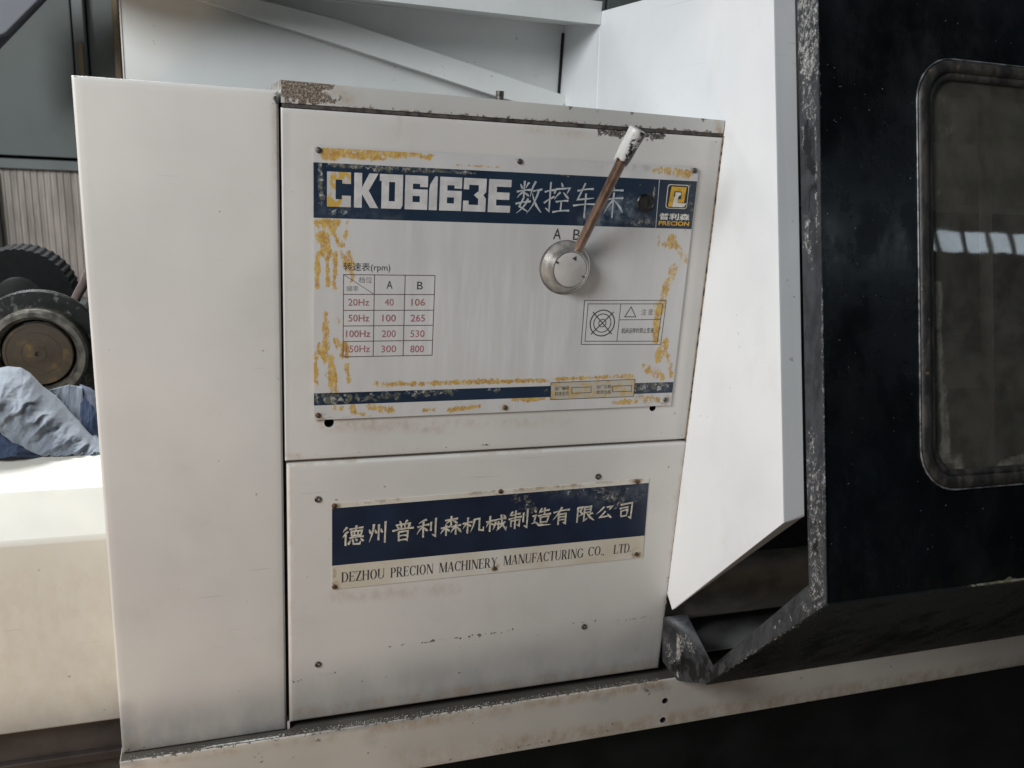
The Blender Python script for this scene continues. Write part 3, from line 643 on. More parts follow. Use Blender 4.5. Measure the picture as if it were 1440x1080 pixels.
# maker's badge
bx0, bx1 = X2(937.2, 277)[0], X2(967.5, 277)[0]; bz1, bz0 = X2(952, 259.5)[1], X2(952, 293.5)[1]
def B(u, v): return (bx0 + (bx1 - bx0) * u / 100, bz1 - (bz1 - bz0) * v / 100)
def rr(u0, v0, u1, v1, r, n=5):
    o = []
    for cx_, cy_, a in ((u1 - r, v0 + r, -90), (u1 - r, v1 - r, 0), (u0 + r, v1 - r, 90), (u0 + r, v0 + r, 180)):
        for k in range(n + 1): t = math.radians(a + 90 * k / n); o.append(B(cx_ + r * math.cos(t), cy_ + r * math.sin(t)))
    return o
polys('badge_outline', [rr(0, 0, 100, 100, 12)], LWH, plate, PLY - .00002)
polys('badge_ground', [rr(3.5, 3, 96.5, 97, 10)], BLK, plate, PLY - .0003)
def bp(l): return [[B(*p) for p in q] for q in l]
polys('badge_monogram', bp([((18, 9), (88, 9), (86, 28), (16, 28)), ((68, 28), (86, 28), (83, 74), (66, 74)), ((52, 60), (66, 60), (66, 74), (52, 74)), ((16, 28), (34, 28), (30, 92), (10, 92))]), YEL, plate, PLY - .0006)
polys('badge_monogram', bp([((38, 32), (64, 32), (64, 44), (58, 44), (52, 56), (52, 76), (96, 76), (84, 93), (30, 93), (34, 50), (38, 50))]), LWH, plate, PLY - .0009)
text('badge_characters', '普利森', (927, 300, 970, 309.5), LWH, plate, .028)
text('badge_word', 'PRECION', (926, 311, 969, 317.3), YEL, plate, .03)
polys('band_divider', [line(X2(927.5, 251), X2(922, 321), .0012)], LETG, plate)
# dark plugged hole
o = turned('hole_plug', [(.0145, 0.0), (.0150, .0008), (.0135, .0022), (.0128, .0010), (.008, .0016), (.00001, .0012)], simple('greasy_plug', (0.022, 0.02, 0.02), .3, .3, .6, 90, .6), plate, (*[P(907.5, 285.5, 1, PLY)[k] for k in (0, 1, 2)],), 32)

# ------------------------------------------------------------------ lower nameplate
x0, x1 = .1462, .6990; z0, z1 = X2(690, 807.5)[1], X2(690, 691)[1]
z0, z1 = .7875, .9375
bb = (X2(690, 774)[1], X2(690, 699.5)[1])
bb = (.7875 + .15 * .283, .7875 + .15 * .943)
PM2 = plate_mat('maker_plate_print', [bb], True)
plate2 = plate_sheet('maker_plate', x0, x1, z0, z1, PM2, {'rust': blob([(x_, y_, x_, y_, 8, .9) for x_, y_ in ((470, 711), (704, 691), (896, 677), (470, 825), (695, 799), (895, 779))] + [(500, 707, 560, 702, 3, .5), (660, 692, 830, 679, 4, .75), (830, 679, 890, 674, 3, .5), (470, 800, 470, 830, 2, .6), (468, 708, 476, 712, 4, .9)]), 'scratch': blob([(730, 700, 745, 712, 14, .40), (840, 690, 870, 705, 14, .46), (760, 690, 860, 690, 8, .34), (880, 690, 900, 700, 10, .30)]), 'haze_rub': blob([(780, 690, 900, 690, 15, .22), (840, 700, 880, 690, 16, .25)]), 'yellow': blob([(720, 790, 760, 787, 6, .25)])}, .004, ((.1462, .7905), (.6915, .7914), (.6862, .9440), (.1456, .9391)))
for q in ((470, 711), (704, 691), (896, 677), (470, 825), (695, 799), (895, 779)): screw(*q, plate2, SRm)
chars = '德州普利森机械制造有限公司'
CB = [(480, 739, 513, 768), (517, 733.5, 546, 764), (551.5, 731.5, 582, 761.5), (585.5, 729, 615.5, 757), (619.5, 725.5, 649, 753), (650.5, 726.5, 680.5, 750), (683.5, 724, 712.5, 747.5), (715, 717, 743, 744), (748, 714, 775, 740.5), (777.5, 713, 801.5, 738), (809, 711, 836, 734), (838, 711, 864.5, 730), (870, 706, 890.5, 730)]
for ch, bx in zip(chars, CB):
    polys('brush_character', brush(ch, fitbox(*bx), .0035), LETS, plate2)
serif_words('company_words', [('DEZHOU', 479.5, 818.6, 541, 813.3, 13.8), ('PRECION', 548.5, 812.2, 609.5, 806.5, 13.8), ('MACHINERY', 616.5, 806, 699, 796.6, 13.6), ('MANUFACTURING', 707, 796, 820, 783.2, 13.3), ('CO.,', 826, 782.3, 849.5, 780, 12.6), ('LTD.', 862, 779, 887.5, 776, 12.4)], INK, plate2)

# ------------------------------------------------------------------ shift lever
lev = empty('shift_lever', (0, 0, 0)); kp = P(794, 375.8, 1, 0.0)
put(lev, root, (kp.x, 0, kp.z))
kc = (kp.x, PLY, kp.z)
turned('hub', [(.0412, -.001), (.0415, .0012), (.0395, .0018), (.0300, .0200), (.0292, .0218), (.0275, .0225), (.0268, .0215), (.00001, .0215)], BRASS, lev, kc, 64)
turned('rim_seal', [(.0418, -.001), (.0422, .0006), (.0412, .0012)], BLK, lev, kc, 48)
fc = turned('face_plate', [(.0262, .0212), (.0262, .0224), (.0255, .0228), (.00001, .0228)], FACE, lev, kc, 48)
yk = PLY - .0232
def K(px, py): q = P(px, py, 1, yk); return (q.x, q.z)
polys('pointer_mark', [[K(804.5, 363.5), K(810.5, 360), K(810, 367)]], INK, lev, yk)
for q in ((783.5, 369), (820, 389)):
    a = P(*q, 1, yk); turned('face_screw', [(.0018, -.001), (.0017, .0006), (.00001, .0009)], SCREW, lev, (a.x, yk, a.z), 12)
ra = P(812, 352, 1, -.015); rb = P(885, 205, 1, -.088); rc = P(897.5, 182, 1, -.096)
RODM = simple('brown_worn_rod', (0.105, 0.066, 0.05), .36, .45, .35, 34, .3, (1, 1, .3), col2=(0.22, 0.15, 0.115))
tube('rod', ra, rb, .0074, .0078, RODM, lev, 24, 10)
gs = paint('grip_paint', (0.55, 0.55, 0.53), .26, .8, chip_col=(0.016, 0.015, 0.014), mott=.15)
ga = P(873.5, 226, 1, -.083)
def gfn(t, an, r):
    rr_ = r * (1 + .02 * math.sin(5 * an + 9 * t))
    if t < .15: return rr_ * (.92 + .08 * t / .15), t + (.15 - t) * (.55 * math.sin(an * 2 + 1) + .3 * math.sin(5 * an)) * .8
    if t > .93: return rr_ * .97, t
    return rr_, t
def gchip(t, an):
    return .30 + .62 * math.cos(an - GA) + .14 * math.sin(7 * t + 3 * an)
GA = 0.0
_d = (rc - ga).normalized(); _u = _d.orthogonal().normalized(); _w = _d.cross(_u)
_s = Vector((.75, -.25, -.6)); GA = math.atan2(_s.dot(_w), _s.dot(_u))
grip = tube('grip', ga, rc, .0116, .0132, gs, lev, 40, 24, gfn, {'chip': gchip})

# ------------------------------------------------------------------ enclosure side plate (plane facing left)
XR = .7506
A0 = P(1088, 0, 0, XR); A1 = P(1102, 735, 0, XR); dn = (A1 - A0).normalized()
top = A0 + dn * ((1.7535 - A0.z) / dn.z)
sp_pts = [(XR, .78, 1.7535), (XR, top.y, 1.7535), tuple(A1), (XR, -.0250, .6925), (XR, .0025, .716), (XR, .78, .716)]
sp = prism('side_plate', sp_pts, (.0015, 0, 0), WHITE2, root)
# folded front flange and folded lower lip
fl = .036
prism('front_flange', [top + Vector((.0015, 0, 0)), A1 + Vector((.0015, 0, 0)), A1 + Vector((fl, .003, .008)), top + Vector((fl, 0, 0))], (0, .0015, 0), paint('flange_paint', (0.62, 0.64, 0.65), .45, .6), root, .0004)
lq = Vector((XR + .0015, -.0310, .698))
prism('lower_lip', [A1 + Vector((.0016, .0002, -.0002)), lq, lq + Vector((.012, .004, .004)), A1 + Vector((fl, .003, .006))], (0, .0012, .0012), WHITE, root)
# weld seam on the plate
def seam():
    v, f = [], []; n = 40
    for i in range(n + 1):
        z = 1.715 - (1.715 - 1.548) * i / n; y = .535 - .045 * 0 + .004 * math.sin(i * 1.7) * .4 - .02 * i / n
        for k in range(5): a = math.pi * k / 4; v.append((XR - .0011 * math.sin(a) * (1 + .3 * math.sin(i * 2.3)), y + .004 * math.cos(a), z))
    for i in range(n):
        for k in range(4): f.append((i * 5 + k, i * 5 + k + 1, (i + 1) * 5 + k + 1, (i + 1) * 5 + k))
    mesh('weld_seam', v, f, WHITE2, root, smooth=True)
seam()
# ------------------------------------------------------------------ rear sheet, tray and brace
box('rear_sheet', P(172, 60, 1, .74).x, XR - .001, .74, .742, 1.2, 1.7455, GREYW, root)
box('rear_sheet_edge', P(172, 60, 1, .74).x - .002, P(172, 60, 1, .74).x + .001, .738, .756, 1.2, 1.7455, WHITE, root, .0005)
box('corner_bead', XR - .006, XR - .001, .735, .7398, 1.575, 1.728, VOID, root)
yt = .53
tr_ = prism('drip_tray', [(-.30, yt, 1.728), (-.30, yt, 1.772), (-.30, yt + .002, 1.772), (-.30, yt + .002, 1.7300), (-.30, .739, 1.7465), (-.30, .739, 1.7445)], (XR - .001 + .30, 0, 0), GREYW, root)
def Q(px, py, y=.70): return P(px, py, 1, y)
bl = [Q(200, -50), Q(367, 0), Q(480, 29), Q(800, 136), Q(786, 160), Q(700, 136), Q(480, 64), Q(277, -1), Q(140, -45)]
prism('diagonal_brace', bl, (0, .0395, 0), GREYW, root, .001)
# ------------------------------------------------------------------ base beam and ledge
bx_g = blob([(440, 1030, 600, 1008, 4, .5), (905, 965, 940, 968, 5, .35), (975, 1005, 1000, 1008, 4, .25), (838, 980, 850, 983, 6, .25), (700, 1005, 710, 1008, 5, .2), (515, 1040, 525, 1043, 7, .2), (170, 1075, 200, 1072, 4, .5), (960, 1058, 1440, 935, 5, .3)])
beam = shell('base_beam', -.176, 2.4, .4325, .5380, -.016, .05, .002, BEAMP, root, .008,
             painters={'grime_dark': bx_g, 'rust': blob([(500, 1030, 930, 962, 7, .5), (190, 1076, 480, 1034, 6, .35), (990, 962, 1440, 893, 6, .25), (560, 1070, 700, 1050, 22, .18), (700, 1050, 1440, 932, 11, .5), (900, 968, 925, 962, 6, .6), (1010, 975, 1030, 1010, 6, .2), (930, 975, 935, 1020, 10, .2), (600, 1060, 625, 1075, 8, .35), (1340, 950, 1400, 945, 14, .2)]),
                       'chip': blob([(904, 966, 912, 975, 5, .52), (180, 1070, 500, 1022, 2.5, .42), (500, 1022, 930, 955, 2.5, .42), (700, 1055, 1440, 934, 1.5, .3)])})
cut(beam, [(*[P(935, 985.5, 1, -.016)[k] for k in (0, 2)], .0062), (*[P(932, 1012.5, 1, -.016)[k] for k in (0, 2)], .0062)], .012, -.016)
box('ledge', -.175, 2.4, -.0135, .22, .5300, .5388, LEDGE, root, .001)
# swarf and dirt lumps lying on the ledge
v, f = [], []
for i in range(900):
    x = -.17 + random.random() ** .9 * .92; y = -.0125 + abs(random.gauss(0, .004)); s0 = random.uniform(.0006, .0022); z = .5388
    b = len(v); v += [(x - s0, y, z - .0005), (x + s0 * random.uniform(.5, 2), y + s0 * .6, z - .0003), (x, y - s0 * .6, z - .0004), (x + s0 * .2, y, z + s0 * random.uniform(.3, .9))]
    f += [(b, b + 1, b + 3), (b + 1, b + 2, b + 3), (b + 2, b, b + 3)]
o = mesh('swarf', v, f, simple('swarf_metal', (0.22, 0.21, 0.19), .5, .3, .6, 200), root); o['kind'] = 'stuff'
# white rubbed paint line on the ledge by the side cover
mesh('rubbed_edge', [(P(280, 1052).x, -.0135, .5392), (P(392, 1035).x, -.0135, .5392), (P(392, 1035).x, -.0105, .5394), (P(300, 1052).x, -.0100, .5394)], [(0, 1, 2, 3)], simple('bare_white', (0.5, 0.5, 0.48), .5, 0, .5, 120, .2), root)
# gap post sliver between covers at the bottom
box('cover_tab', P(404, 1015).x, P(407.5, 1015).x, .003, .03, .539, .5532, WHITE, root)
# bed below the beam
box('bed', -.17, 2.4, .012, .62, 0, .4325, simple('dark_green_cast_iron', (0.0045, 0.0058, 0.005), .5, 0, .7, 6, .5, spec=.25), root, .01)
# ------------------------------------------------------------------ inside the guard: coolant pipe, way cover, chip pan
IN = simple('oily_guard_steel', (0.40, 0.36, 0.32), .55, .2, .35, 14, .3, (.5, 1, 1))
tube('way_tube', (.765, .10, .655), (2.4, .10, .655), .058, .058, IN, root, 40, 1)
box('chip_pan', .772, 2.4, .024, .40, .556, .560, simple('grey_pan', (0.25, 0.25, 0.245), .5, 0, .3, 10), root)
box('guard_back', .76, 2.4, .52, .525, .56, 1.75, simple('guard_inner_paint', (0.13, 0.125, 0.105), .6, 0, .2, 5), root)
box('inner_block', .80, 2.4, .20, .5, .56, 1.08, simple('tool_post_green', (0.16, 0.18, 0.16), .5, 0, .4, 8), root)
box('inner_header', .80, 2.4, .22, .5, 1.33, 1.40, simple('inner_grey', (0.12, 0.125, 0.115), .5, 0, .3, 8), root)
PIPE = simple('pipe_tan', (0.75, 0.63, 0.54), .5, 0, .15, 12)

# ------------------------------------------------------------------ black sliding door
XD = .789
D0 = P(1150, 0, 0, XD); D1 = P(1160, 725, 0, XD); dd = (D1 - D0).normalized(); nn = Vector((0, dd.z, -dd.y))   # outward
if nn.y > 0: nn = -nn
def DP(x, s, h=0.0): return Vector((x, D0.y, D0.z)) + dd * s + nn * h
def onD(px, py, h=0.0):
    r = ray(px, py); p0 = D0 + nn * h; t = (p0 - CAM).dot(nn) / r.dot(nn); q = CAM + r * t; return q.x, (q - D0).dot(dd)
door = empty('sliding_door', (0, 0, 0)); put(door, root, (XD, -.2, .6)); door['label'] = 'black sliding door with rubber framed window'
KN = P(1163, 850, 0, XD); EN = P(993, 962, 0, XD); sK = (KN - D0).dot(dd)
XE = 2.35; sT = -.35
# window loops
wx0, ws0 = 0.0, 0.0
gx0 = onD(1290, 250)[0] ; gs0 = .062; gs1 = .694; gx1 = 1.95
def loop(x0, x1, s0, s1, r, n=8):
    o = []
    for cx_, cs, a in ((x1 - r, s0 + r, -90), (x1 - r, s1 - r, 0), (x0 + r, s1 - r, 90), (x0 + r, s0 + r, 180)):
        for k in range(n + 1): t = math.radians(a + 90 * k / n); o.append((cx_ + r * math.cos(t), cs + r * math.sin(t)))
    return o
# door face: dense grid around, with a hole: strips left/top/bottom/right
inner = loop(gx0 + .006, gx1, gs0 + .006, gs1 - .006, .058)
outer = [(XD, sT), (XE, sT), (XE, sK), (XD, sK)]
allp = outer + inner
tris = tessellate_polygon([[Vector((a, b, 0)) for a, b in outer], [Vector((a, b, 0)) for a, b in inner]])
me = bpy.data.meshes.new('door_sheet'); me.from_pydata([tuple(DP(a, b)) for a, b in allp], [], [tuple(t) for t in tris])
bm = bmesh.new(); bm.from_mesh(me)
bmesh.ops.subdivide_edges(bm, edges=[e for e in bm.edges if e.calc_length() > .05], cuts=5, use_grid_fill=True)
bmesh.ops.triangulate(bm, faces=bm.faces)
for _ in range(2): bmesh.ops.subdivide_edges(bm, edges=[e for e in bm.edges if e.calc_length() > .03], cuts=1); bmesh.ops.triangulate(bm, faces=bm.faces)
bmesh.ops.recalc_face_normals(bm, faces=bm.faces)
if sum(f_.normal.dot(nn) for f_ in bm.faces) < 0: bmesh.ops.reverse_faces(bm, faces=bm.faces)
bm.to_mesh(me); bm.free(); me.materials.append(BLACK)
cb = blob([(1150, 0, 1152, 200, 1.4, .5), (1152, 200, 1160, 830, 1.2, .55), (1388, 696, 1405, 712, 6, .42), (1400, 686, 1440, 682, 2, .6), (1258, 840, 1330, 833, 2.5, .6), (1330, 833, 1440, 812, 3, .68)])
gm = blob([(1170, 850, 1440, 825, 40, .7)])
pp = [proj(q.co) for q in me.vertices]
for nm, fn in (('chip', cb), ('grime_dark', gm)):
    a = me.attributes.new(nm, 'FLOAT', 'POINT'); a.data.foreach_set('value', [fn(*q) for q in pp])
o = bpy.data.objects.new('door_sheet', me); put(o, door)
# tucked-in skirt
def strip(name, rows_, mat, parent, painters=None, fix=False, thick=0):
    n = len(rows_[0]); v = [p for r_ in rows_ for p in r_]; f = [(j * n + i, j * n + i + 1, (j + 1) * n + i + 1, (j + 1) * n + i) for j in range(len(rows_) - 1) for i in range(n - 1)]
    pp = [proj(q) for q in v]; at = {k: [fn(*q) for q in pp] for k, fn in painters.items()} if painters else None
    o = mesh(name, v, f, mat, parent, attrs=at, fix=fix)
    if thick: m = o.modifiers.new('t', 'SOLIDIFY'); m.thickness = thick; m.offset = 0
    return o
nx = 120
rowsk = []
for k in range(15):
    t = k / 14; p = KN.lerp(EN, t); rowsk.append([Vector((XD + (XE - XD) * (i / nx) ** 1.3, p.y, p.z)) for i in range(nx + 1)])
strip('skirt', rowsk, BLACK, door, {'chip': blob([(1163, 852, 1010, 948, 5, .42), (1050, 935, 1100, 905, 9, .40), (1258, 842, 1440, 814, 2.5, .62)]), 'grime_dark': lambda a, b: .9}, thick=.003)
# left return edge of the door (faces left), worn steel: vertical run, skirt run and the hook at its end
I0 = P(1122, 0, 0, XD); I1 = P(1137, 725, 0, XD); di = (I1 - I0).normalized()
IK = P(1138, 822, 0, XD); IE = P(1003, 936, 0, XD)
cba = blob([(1136, 0, 1138, 100, 20, .72), (1134, 100, 1140, 160, 14, .62), (1146, 150, 1152, 340, 3, .7), (1132, 180, 1130, 215, 4, .75), (1138, 300, 1132, 350, 6, .66), (1140, 330, 1143, 380, 5, .55), (1143, 610, 1140, 680, 8, .62), (1158, 400, 1160, 850, 2.5, .62), (1146, 660, 1150, 850, 13, .60), (1128, 850, 1148, 870, 7, .60), (1090, 880, 1110, 870, 10, .48), (1040, 925, 1130, 885, 5, .46)])
gba = blob([(1136, 175, 1146, 290, 9, .62), (1140, 200, 1140, 270, 9, .6), (1000, 930, 1010, 955, 25, .7), (1090, 905, 1140, 880, 9, .55), (1140, 700, 1150, 780, 8, .35)])
NB = 5; rows_b = []
def lerp_rows(a0, a1, b0, b1, n, first=True):
    for i in range(0 if first else 1, n + 1):
        t = i / n; p, q = a0.lerp(a1, t), b0.lerp(b1, t); rows_b.append([p.lerp(q, k / NB) for k in range(NB + 1)])
It = I0 - di * .4; Dt = D0 - dd * .4
lerp_rows(It, IK, Dt, KN, 150); lerp_rows(IK, IE, KN, EN, 50, False)
strip('edge_return', rows_b, BAND, door, {'chip': cba, 'grime_dark': gba}, thick=.0016)
# hook bracket
HX = XD - .0015
h1 = P(965, 863, 0, XD); h2 = P(953, 893, 1, -.0175); h3 = P(953, 957, 1, -.0175); h4 = P(986, 951, 0, XD)
chip_glint = blob([(953, 892, 953, 955, 2.2, 1.15), (958, 895, 957, 925, 4, .8), (962, 900, 975, 915, 8, .62), (935, 900, 950, 940, 7, .5), (960, 890, 968, 900, 5, .6)]); gh = blob([(958, 935, 1000, 950, 18, .68), (975, 925, 1000, 930, 12, .6)])  # first stroke paints the ridge highlight, the other strokes are wear
hb = [[P(930, 868, 1, .0015), P(965, 863, 0, XD)], [P(953, 893, 1, -.0175), IE], [P(953, 957, 1, -.0175), EN]]
def fine(quad, n):
    a, b, c, d = quad; return [[a.lerp(b, i / n).lerp(d.lerp(c, i / n), j / n) for i in range(n + 1)] for j in range(n + 1)]
strip('hook_face', fine((P(953, 893, 1, -.0175), IE, EN, P(953, 957, 1, -.0175)), 12), BAND, door, {'chip': chip_glint, 'grime_dark': gh}, thick=.0012)
strip('hook_top', fine((P(931, 868, 1, .0005), P(966, 864, 0, XD), IE, P(953, 893, 1, -.0175)), 10), BAND, door, {'chip': chip_glint, 'grime_dark': gh}, thick=.0012)
strip('hook_side', fine((P(931, 868, 1, .0005), P(953, 893, 1, -.0175), P(953, 957, 1, -.0175), P(932, 930, 1, .0005)), 10), BAND, door, {'chip': chip_glint, 'grime_dark': gh}, thick=.0012)
# window gasket: two rounded rubber beads swept round the opening
RUB = N('dusty_rubber'); RUB.bump(RUB.noise(90, 5, .7), .5, .0015)
dustc = RUB.mix(RUB.ramp(RUB.noise(38, 6, .7, (1, 1, .35)), .42, .62), (0.014, 0.013, 0.012), (0.060, 0.052, 0.044))
RUB.out(RUB.mix(RUB.ramp(RUB.noise(70, 4, .6, None, 3.0), .66, .72), dustc, (0.17, 0.115, 0.06)), .5)
def sweep(name, lp, prof, mat, parent):
    """lp: closed loop of (x, s); prof: list of (outward, height)"""
    n = len(lp); rows_ = []
    for i in range(n):
        a, b, c = Vector(lp[i - 1]), Vector(lp[i]), Vector(lp[(i + 1) % n]); t = (c - a).normalized(); out = Vector((t.y, -t.x))
        rows_.append([DP(b.x + out.x * o_, b.y + out.y * o_, h) for o_, h in prof])
    m = len(prof); v = [p for r_ in rows_ for p in r_]
    f = [(i * m + k, i * m + (k + 1) % m, ((i + 1) % n) * m + (k + 1) % m, ((i + 1) % n) * m + k) for i in range(n) for k in range(m)]
    return mesh(name, v, f, mat, parent, smooth=True)
def circ(ro, rh, n=10, c=0.0, h0=0.0): return [(c + ro * math.cos(2 * math.pi * k / n), h0 + rh * math.sin(2 * math.pi * k / n)) for k in range(n)]
L1 = loop(gx0 + .010, gx1 + .01, gs0 + .010, gs1 - .010, .055)
sweep('window_gasket', L1, circ(.0095, .0065, 12, 0, .0005), RUB.m, door)
gk = sweep('gasket_lip', loop(gx0 + .0225, gx1 - .005, gs0 + .0225, gs1 - .0225, .046), circ(.0065, .0045, 12, 0, -.002), RUB.m, door)
sweep('gasket_trim', loop(gx0 - .0005, gx1 + .02, gs0 - .0005, gs1 + .0005, .064), circ(.0016, .0016, 6, 0, .0015), simple('bare_trim', (0.16, 0.165, 0.17), .35, .3, .6, 60), door)
# rail and liner seen through the pane
qx = onD(1385, 400, -.024)
tube('inner_rail', DP(qx[0], -.02, -.024), DP(qx[0] + .006, .78, -.024), .0088, .0088, PIPE, door)
qa = onD(1400, 205, -.05)
prism('liner_sheet', [DP(.92, -.2, -.05), DP(2.2, -.2, -.05), DP(2.2, qa[1], -.05), DP(.92, qa[1], -.05)], nn * -.003, simple('liner_beige', (0.78, 0.75, 0.60), .6, 0, .2, 7), door)
qb = onD(1400, 545, -.05)
prism('liner_sheet', [DP(.92, qb[1], -.055), DP(2.2, qb[1], -.055), DP(2.2, .78, -.055), DP(.92, .78, -.055)], nn * -.003, simple('liner_dark', (0.16, 0.17, 0.14), .6, 0, .3, 7), door)
# glass
G = N('tinted_glass'); G.b.inputs['Transmission Weight'].default_value = 0.0
nt = G.t; tr_n = G.new('ShaderNodeBsdfTransparent'); tr_n.inputs[0].default_value = (0.70, 0.69, 0.63, 1)
gls = G.new('ShaderNodeBsdfGlossy'); gls.inputs[0].default_value = (1, 1, 1, 1); gls.inputs['Roughness'].default_value = 0.02
fr = G.new('ShaderNodeFresnel'); fr.inputs[0].default_value = 1.55
bmpn = G.new('ShaderNodeBump'); G.l.new(G.noise(9, 2), bmpn.inputs['Height']); bmpn.inputs['Strength'].default_value = .08; bmpn.inputs['Distance'].default_value = .002
G.l.new(bmpn.outputs[0], gls.inputs['Normal'])
mx = G.new('ShaderNodeMixShader'); G.l.new(G.math('MULTIPLY', fr.outputs[0], 1.5), mx.inputs[0]); G.l.new(tr_n.outputs[0], mx.inputs[1]); G.l.new(gls.outputs[0], mx.inputs[2])
df = G.new('ShaderNodeBsdfDiffuse'); df.inputs[0].default_value = (0.23, 0.215, 0.185, 1)
dirt = G.math('MULTIPLY', G.ramp(G.math('ADD', G.math('MULTIPLY', G.attr('chip'), .6), G.math('MULTIPLY', G.noise(60, 6, .7, (1, 1, .6)), .6)), .5, .75), .55)
dirt = G.math('ADD', dirt, G.ramp(G.noise(20, 5, .6), .3, .7, .16, .32))
mx2 = G.new('ShaderNodeMixShader'); G.l.new(dirt, mx2.inputs[0]); G.l.new(mx.outputs[0], mx2.inputs[1]); G.l.new(df.outputs[0], mx2.inputs[2])
G.l.new(mx2.outputs[0], G.n['Material Output'].inputs['Surface'])
gxa, gxb, gsa, gsb = gx0 + .02, gx1 - .01, gs0 + .02, gs1 - .02; rws = []
for j in range(61): rws.append([DP(gxa + (gxb - gxa) * i / 80, gsa + (gsb - gsa) * (60 - j) / 60, -.004) for i in range(81)])
strip('glass', rws, G.m, door, {'chip': blob([(1325, 130, 1318, 300, 8, .45), (1318, 400, 1330, 640, 9, .62), (1345, 645, 1350, 640, 10, .5), (1320, 640, 1350, 655, 10, .6), (1410, 655, 1440, 645, 12, .62), (1340, 150, 1335, 190, 14, .4)])})

# ================================================================== left cabinet
cab = empty('machine_cabinet', (-.5, .35, 0)); tag(cab, 'white sheet metal cabinet behind the side cover with a cloth on top', 'cabinet')
cw = paint('cabinet_paint', (0.62, 0.60, 0.535), .45, .6, mott=.08)
cx0, cx1 = -1.5, -.12
prof = [(.12, .518), (.12, .850), (.1215, .8545), (.125, .858), (.199, .9065), (.203, .908), (.62, .908), (.62, .518)]
n = 60; v = []; 
for i in range(n + 1):
    x = cx0 + (cx1 - cx0) * i / n
    for y, z in prof + [(.12, .56)]: v.append((x, y, z))
prof_full = [(.12, .518), (.12, .545), (.12, .60), (.12, .70), (.12, .78), (.12, .850), (.1215, .8545), (.125, .858), (.199, .9065), (.203, .908), (.62, .908), (.62, .518)]
m = len(prof_full); v = [(cx0 + (cx1 - cx0) * i / n, y, z) for i in range(n + 1) for y, z in prof_full]
f = [(i * m + k, i * m + (k + 1) % m, (i + 1) * m + (k + 1) % m, (i + 1) * m + k) for i in range(n) for k in range(m)] + [tuple(range(m)), tuple(n * m + k for k in range(m))]
pp = [proj(q) for q in v]; gfn_ = bottom_darken(1035, 1006, 0, 168, 60, .35)
o = mesh('cabinet_body', v, f, cw, cab, attrs={'grime_dark': [gfn_(*q) for q in pp], 'rust': [.12 if z < .8 else 0 for _, _, z in v]})
bevel(o, .003, 2, 25)
box('cabinet_base', cx0, -.13, .14, .60, 0, .517, simple('brown_black_base', (0.035, 0.03, 0.028), .5, 0, .4, 8, .3), cab, .003)
box('base_rail', cx0, -.13, .128, .14, .435, .452, simple('base_rail_paint', (0.03, 0.022, 0.02), .5, 0, .3, 8), cab, .002)
# ------------------------------------------------------------------ cloth
def cloth(name, fn, nu, nv, mat, parent, th=.0022):
    v = [fn(i / nu, j / nv) for j in range(nv + 1) for i in range(nu + 1)]
    f = [(j * (nu + 1) + i, j * (nu + 1) + i + 1, (j + 1) * (nu + 1) + i + 1, (j + 1) * (nu + 1) + i) for j in range(nv) for i in range(nu)]
    o = mesh(name, v, f, mat, parent, smooth=True, fix=False); md = o.modifiers.new('t', 'SOLIDIFY'); md.thickness = th; return o
def denim(name, c1, c2):
    s = N(name); n = s.noise(26, 5, .65)
    wv = s.noise(900, 2); c = s.mix(s.ramp(n, .35, .68), c1, c2); c = s.mix(s.ramp(wv, .4, .6, 0, .25), c, tuple(x * .6 for x in c1))
    s.bump(s.math('ADD', s.math('MULTIPLY', wv, .3), s.noise(60, 5, .6)), .3, .0015); m = s.out(c, .85); s.b.inputs['Sheen Weight'].default_value = .2; return m
DEN = denim('washed_blue_grey_cloth', (0.145, 0.17, 0.205), (0.215, 0.24, 0.275)); NAVY = denim('navy_cloth', (0.012, 0.024, 0.06), (0.03, 0.05, 0.10))
clo = empty('work_jacket', (-.3, .42, .909)); tag(clo, 'crumpled washed blue grey jacket dumped on the white cabinet', 'clothing')
def interp(tab, x):
    for (a, va), (b, vb) in zip(tab, tab[1:]):
        if x <= b: t = max(0, (x - a) / (b - a)); t = t * t * (3 - 2 * t) if False else t; return va + (vb - va) * t
    return tab[-1][1]
topL = [(-140, 560), (-80, 528), (0, 517), (12, 515), (30, 517), (42, 524), (60, 543), (78, 556), (95, 572), (112, 585), (125, 598), (140, 612), (200, 640)]
botL = [(-140, 600), (-60, 600), (0, 607), (20, 625), (55, 640), (90, 647), (140, 650), (200, 652)]
RIDGE = [(11, 538, -4, 572, 5, 1.0), (58, 556, 10, 594, 5, .9), (34, 560, 46, 540, 4, -.6), (92, 571, 48, 610, 5, .8), (74, 580, 42, 592, 3, .7), (111, 610, 60, 637, 5, 1.0), (134, 622, 92, 641, 4, .8), (30, 528, 22, 560, 4, -.7), (6, 600, 60, 560, 4, -.7), (70, 610, 110, 584, 4, -.7), (45, 625, 85, 600, 4, -.6), (120, 640, 136, 612, 3, -.9), (96, 628, 128, 606, 3, -.5), (-30, 540, -50, 590, 7, 1), (-80, 540, -95, 600, 8, 1), (20, 545, 20, 580, 3, .4), (84, 632, 75, 645, 3, .5), (100, 598, 92, 612, 2, -.5), (66, 598, 80, 586, 2, .4)]
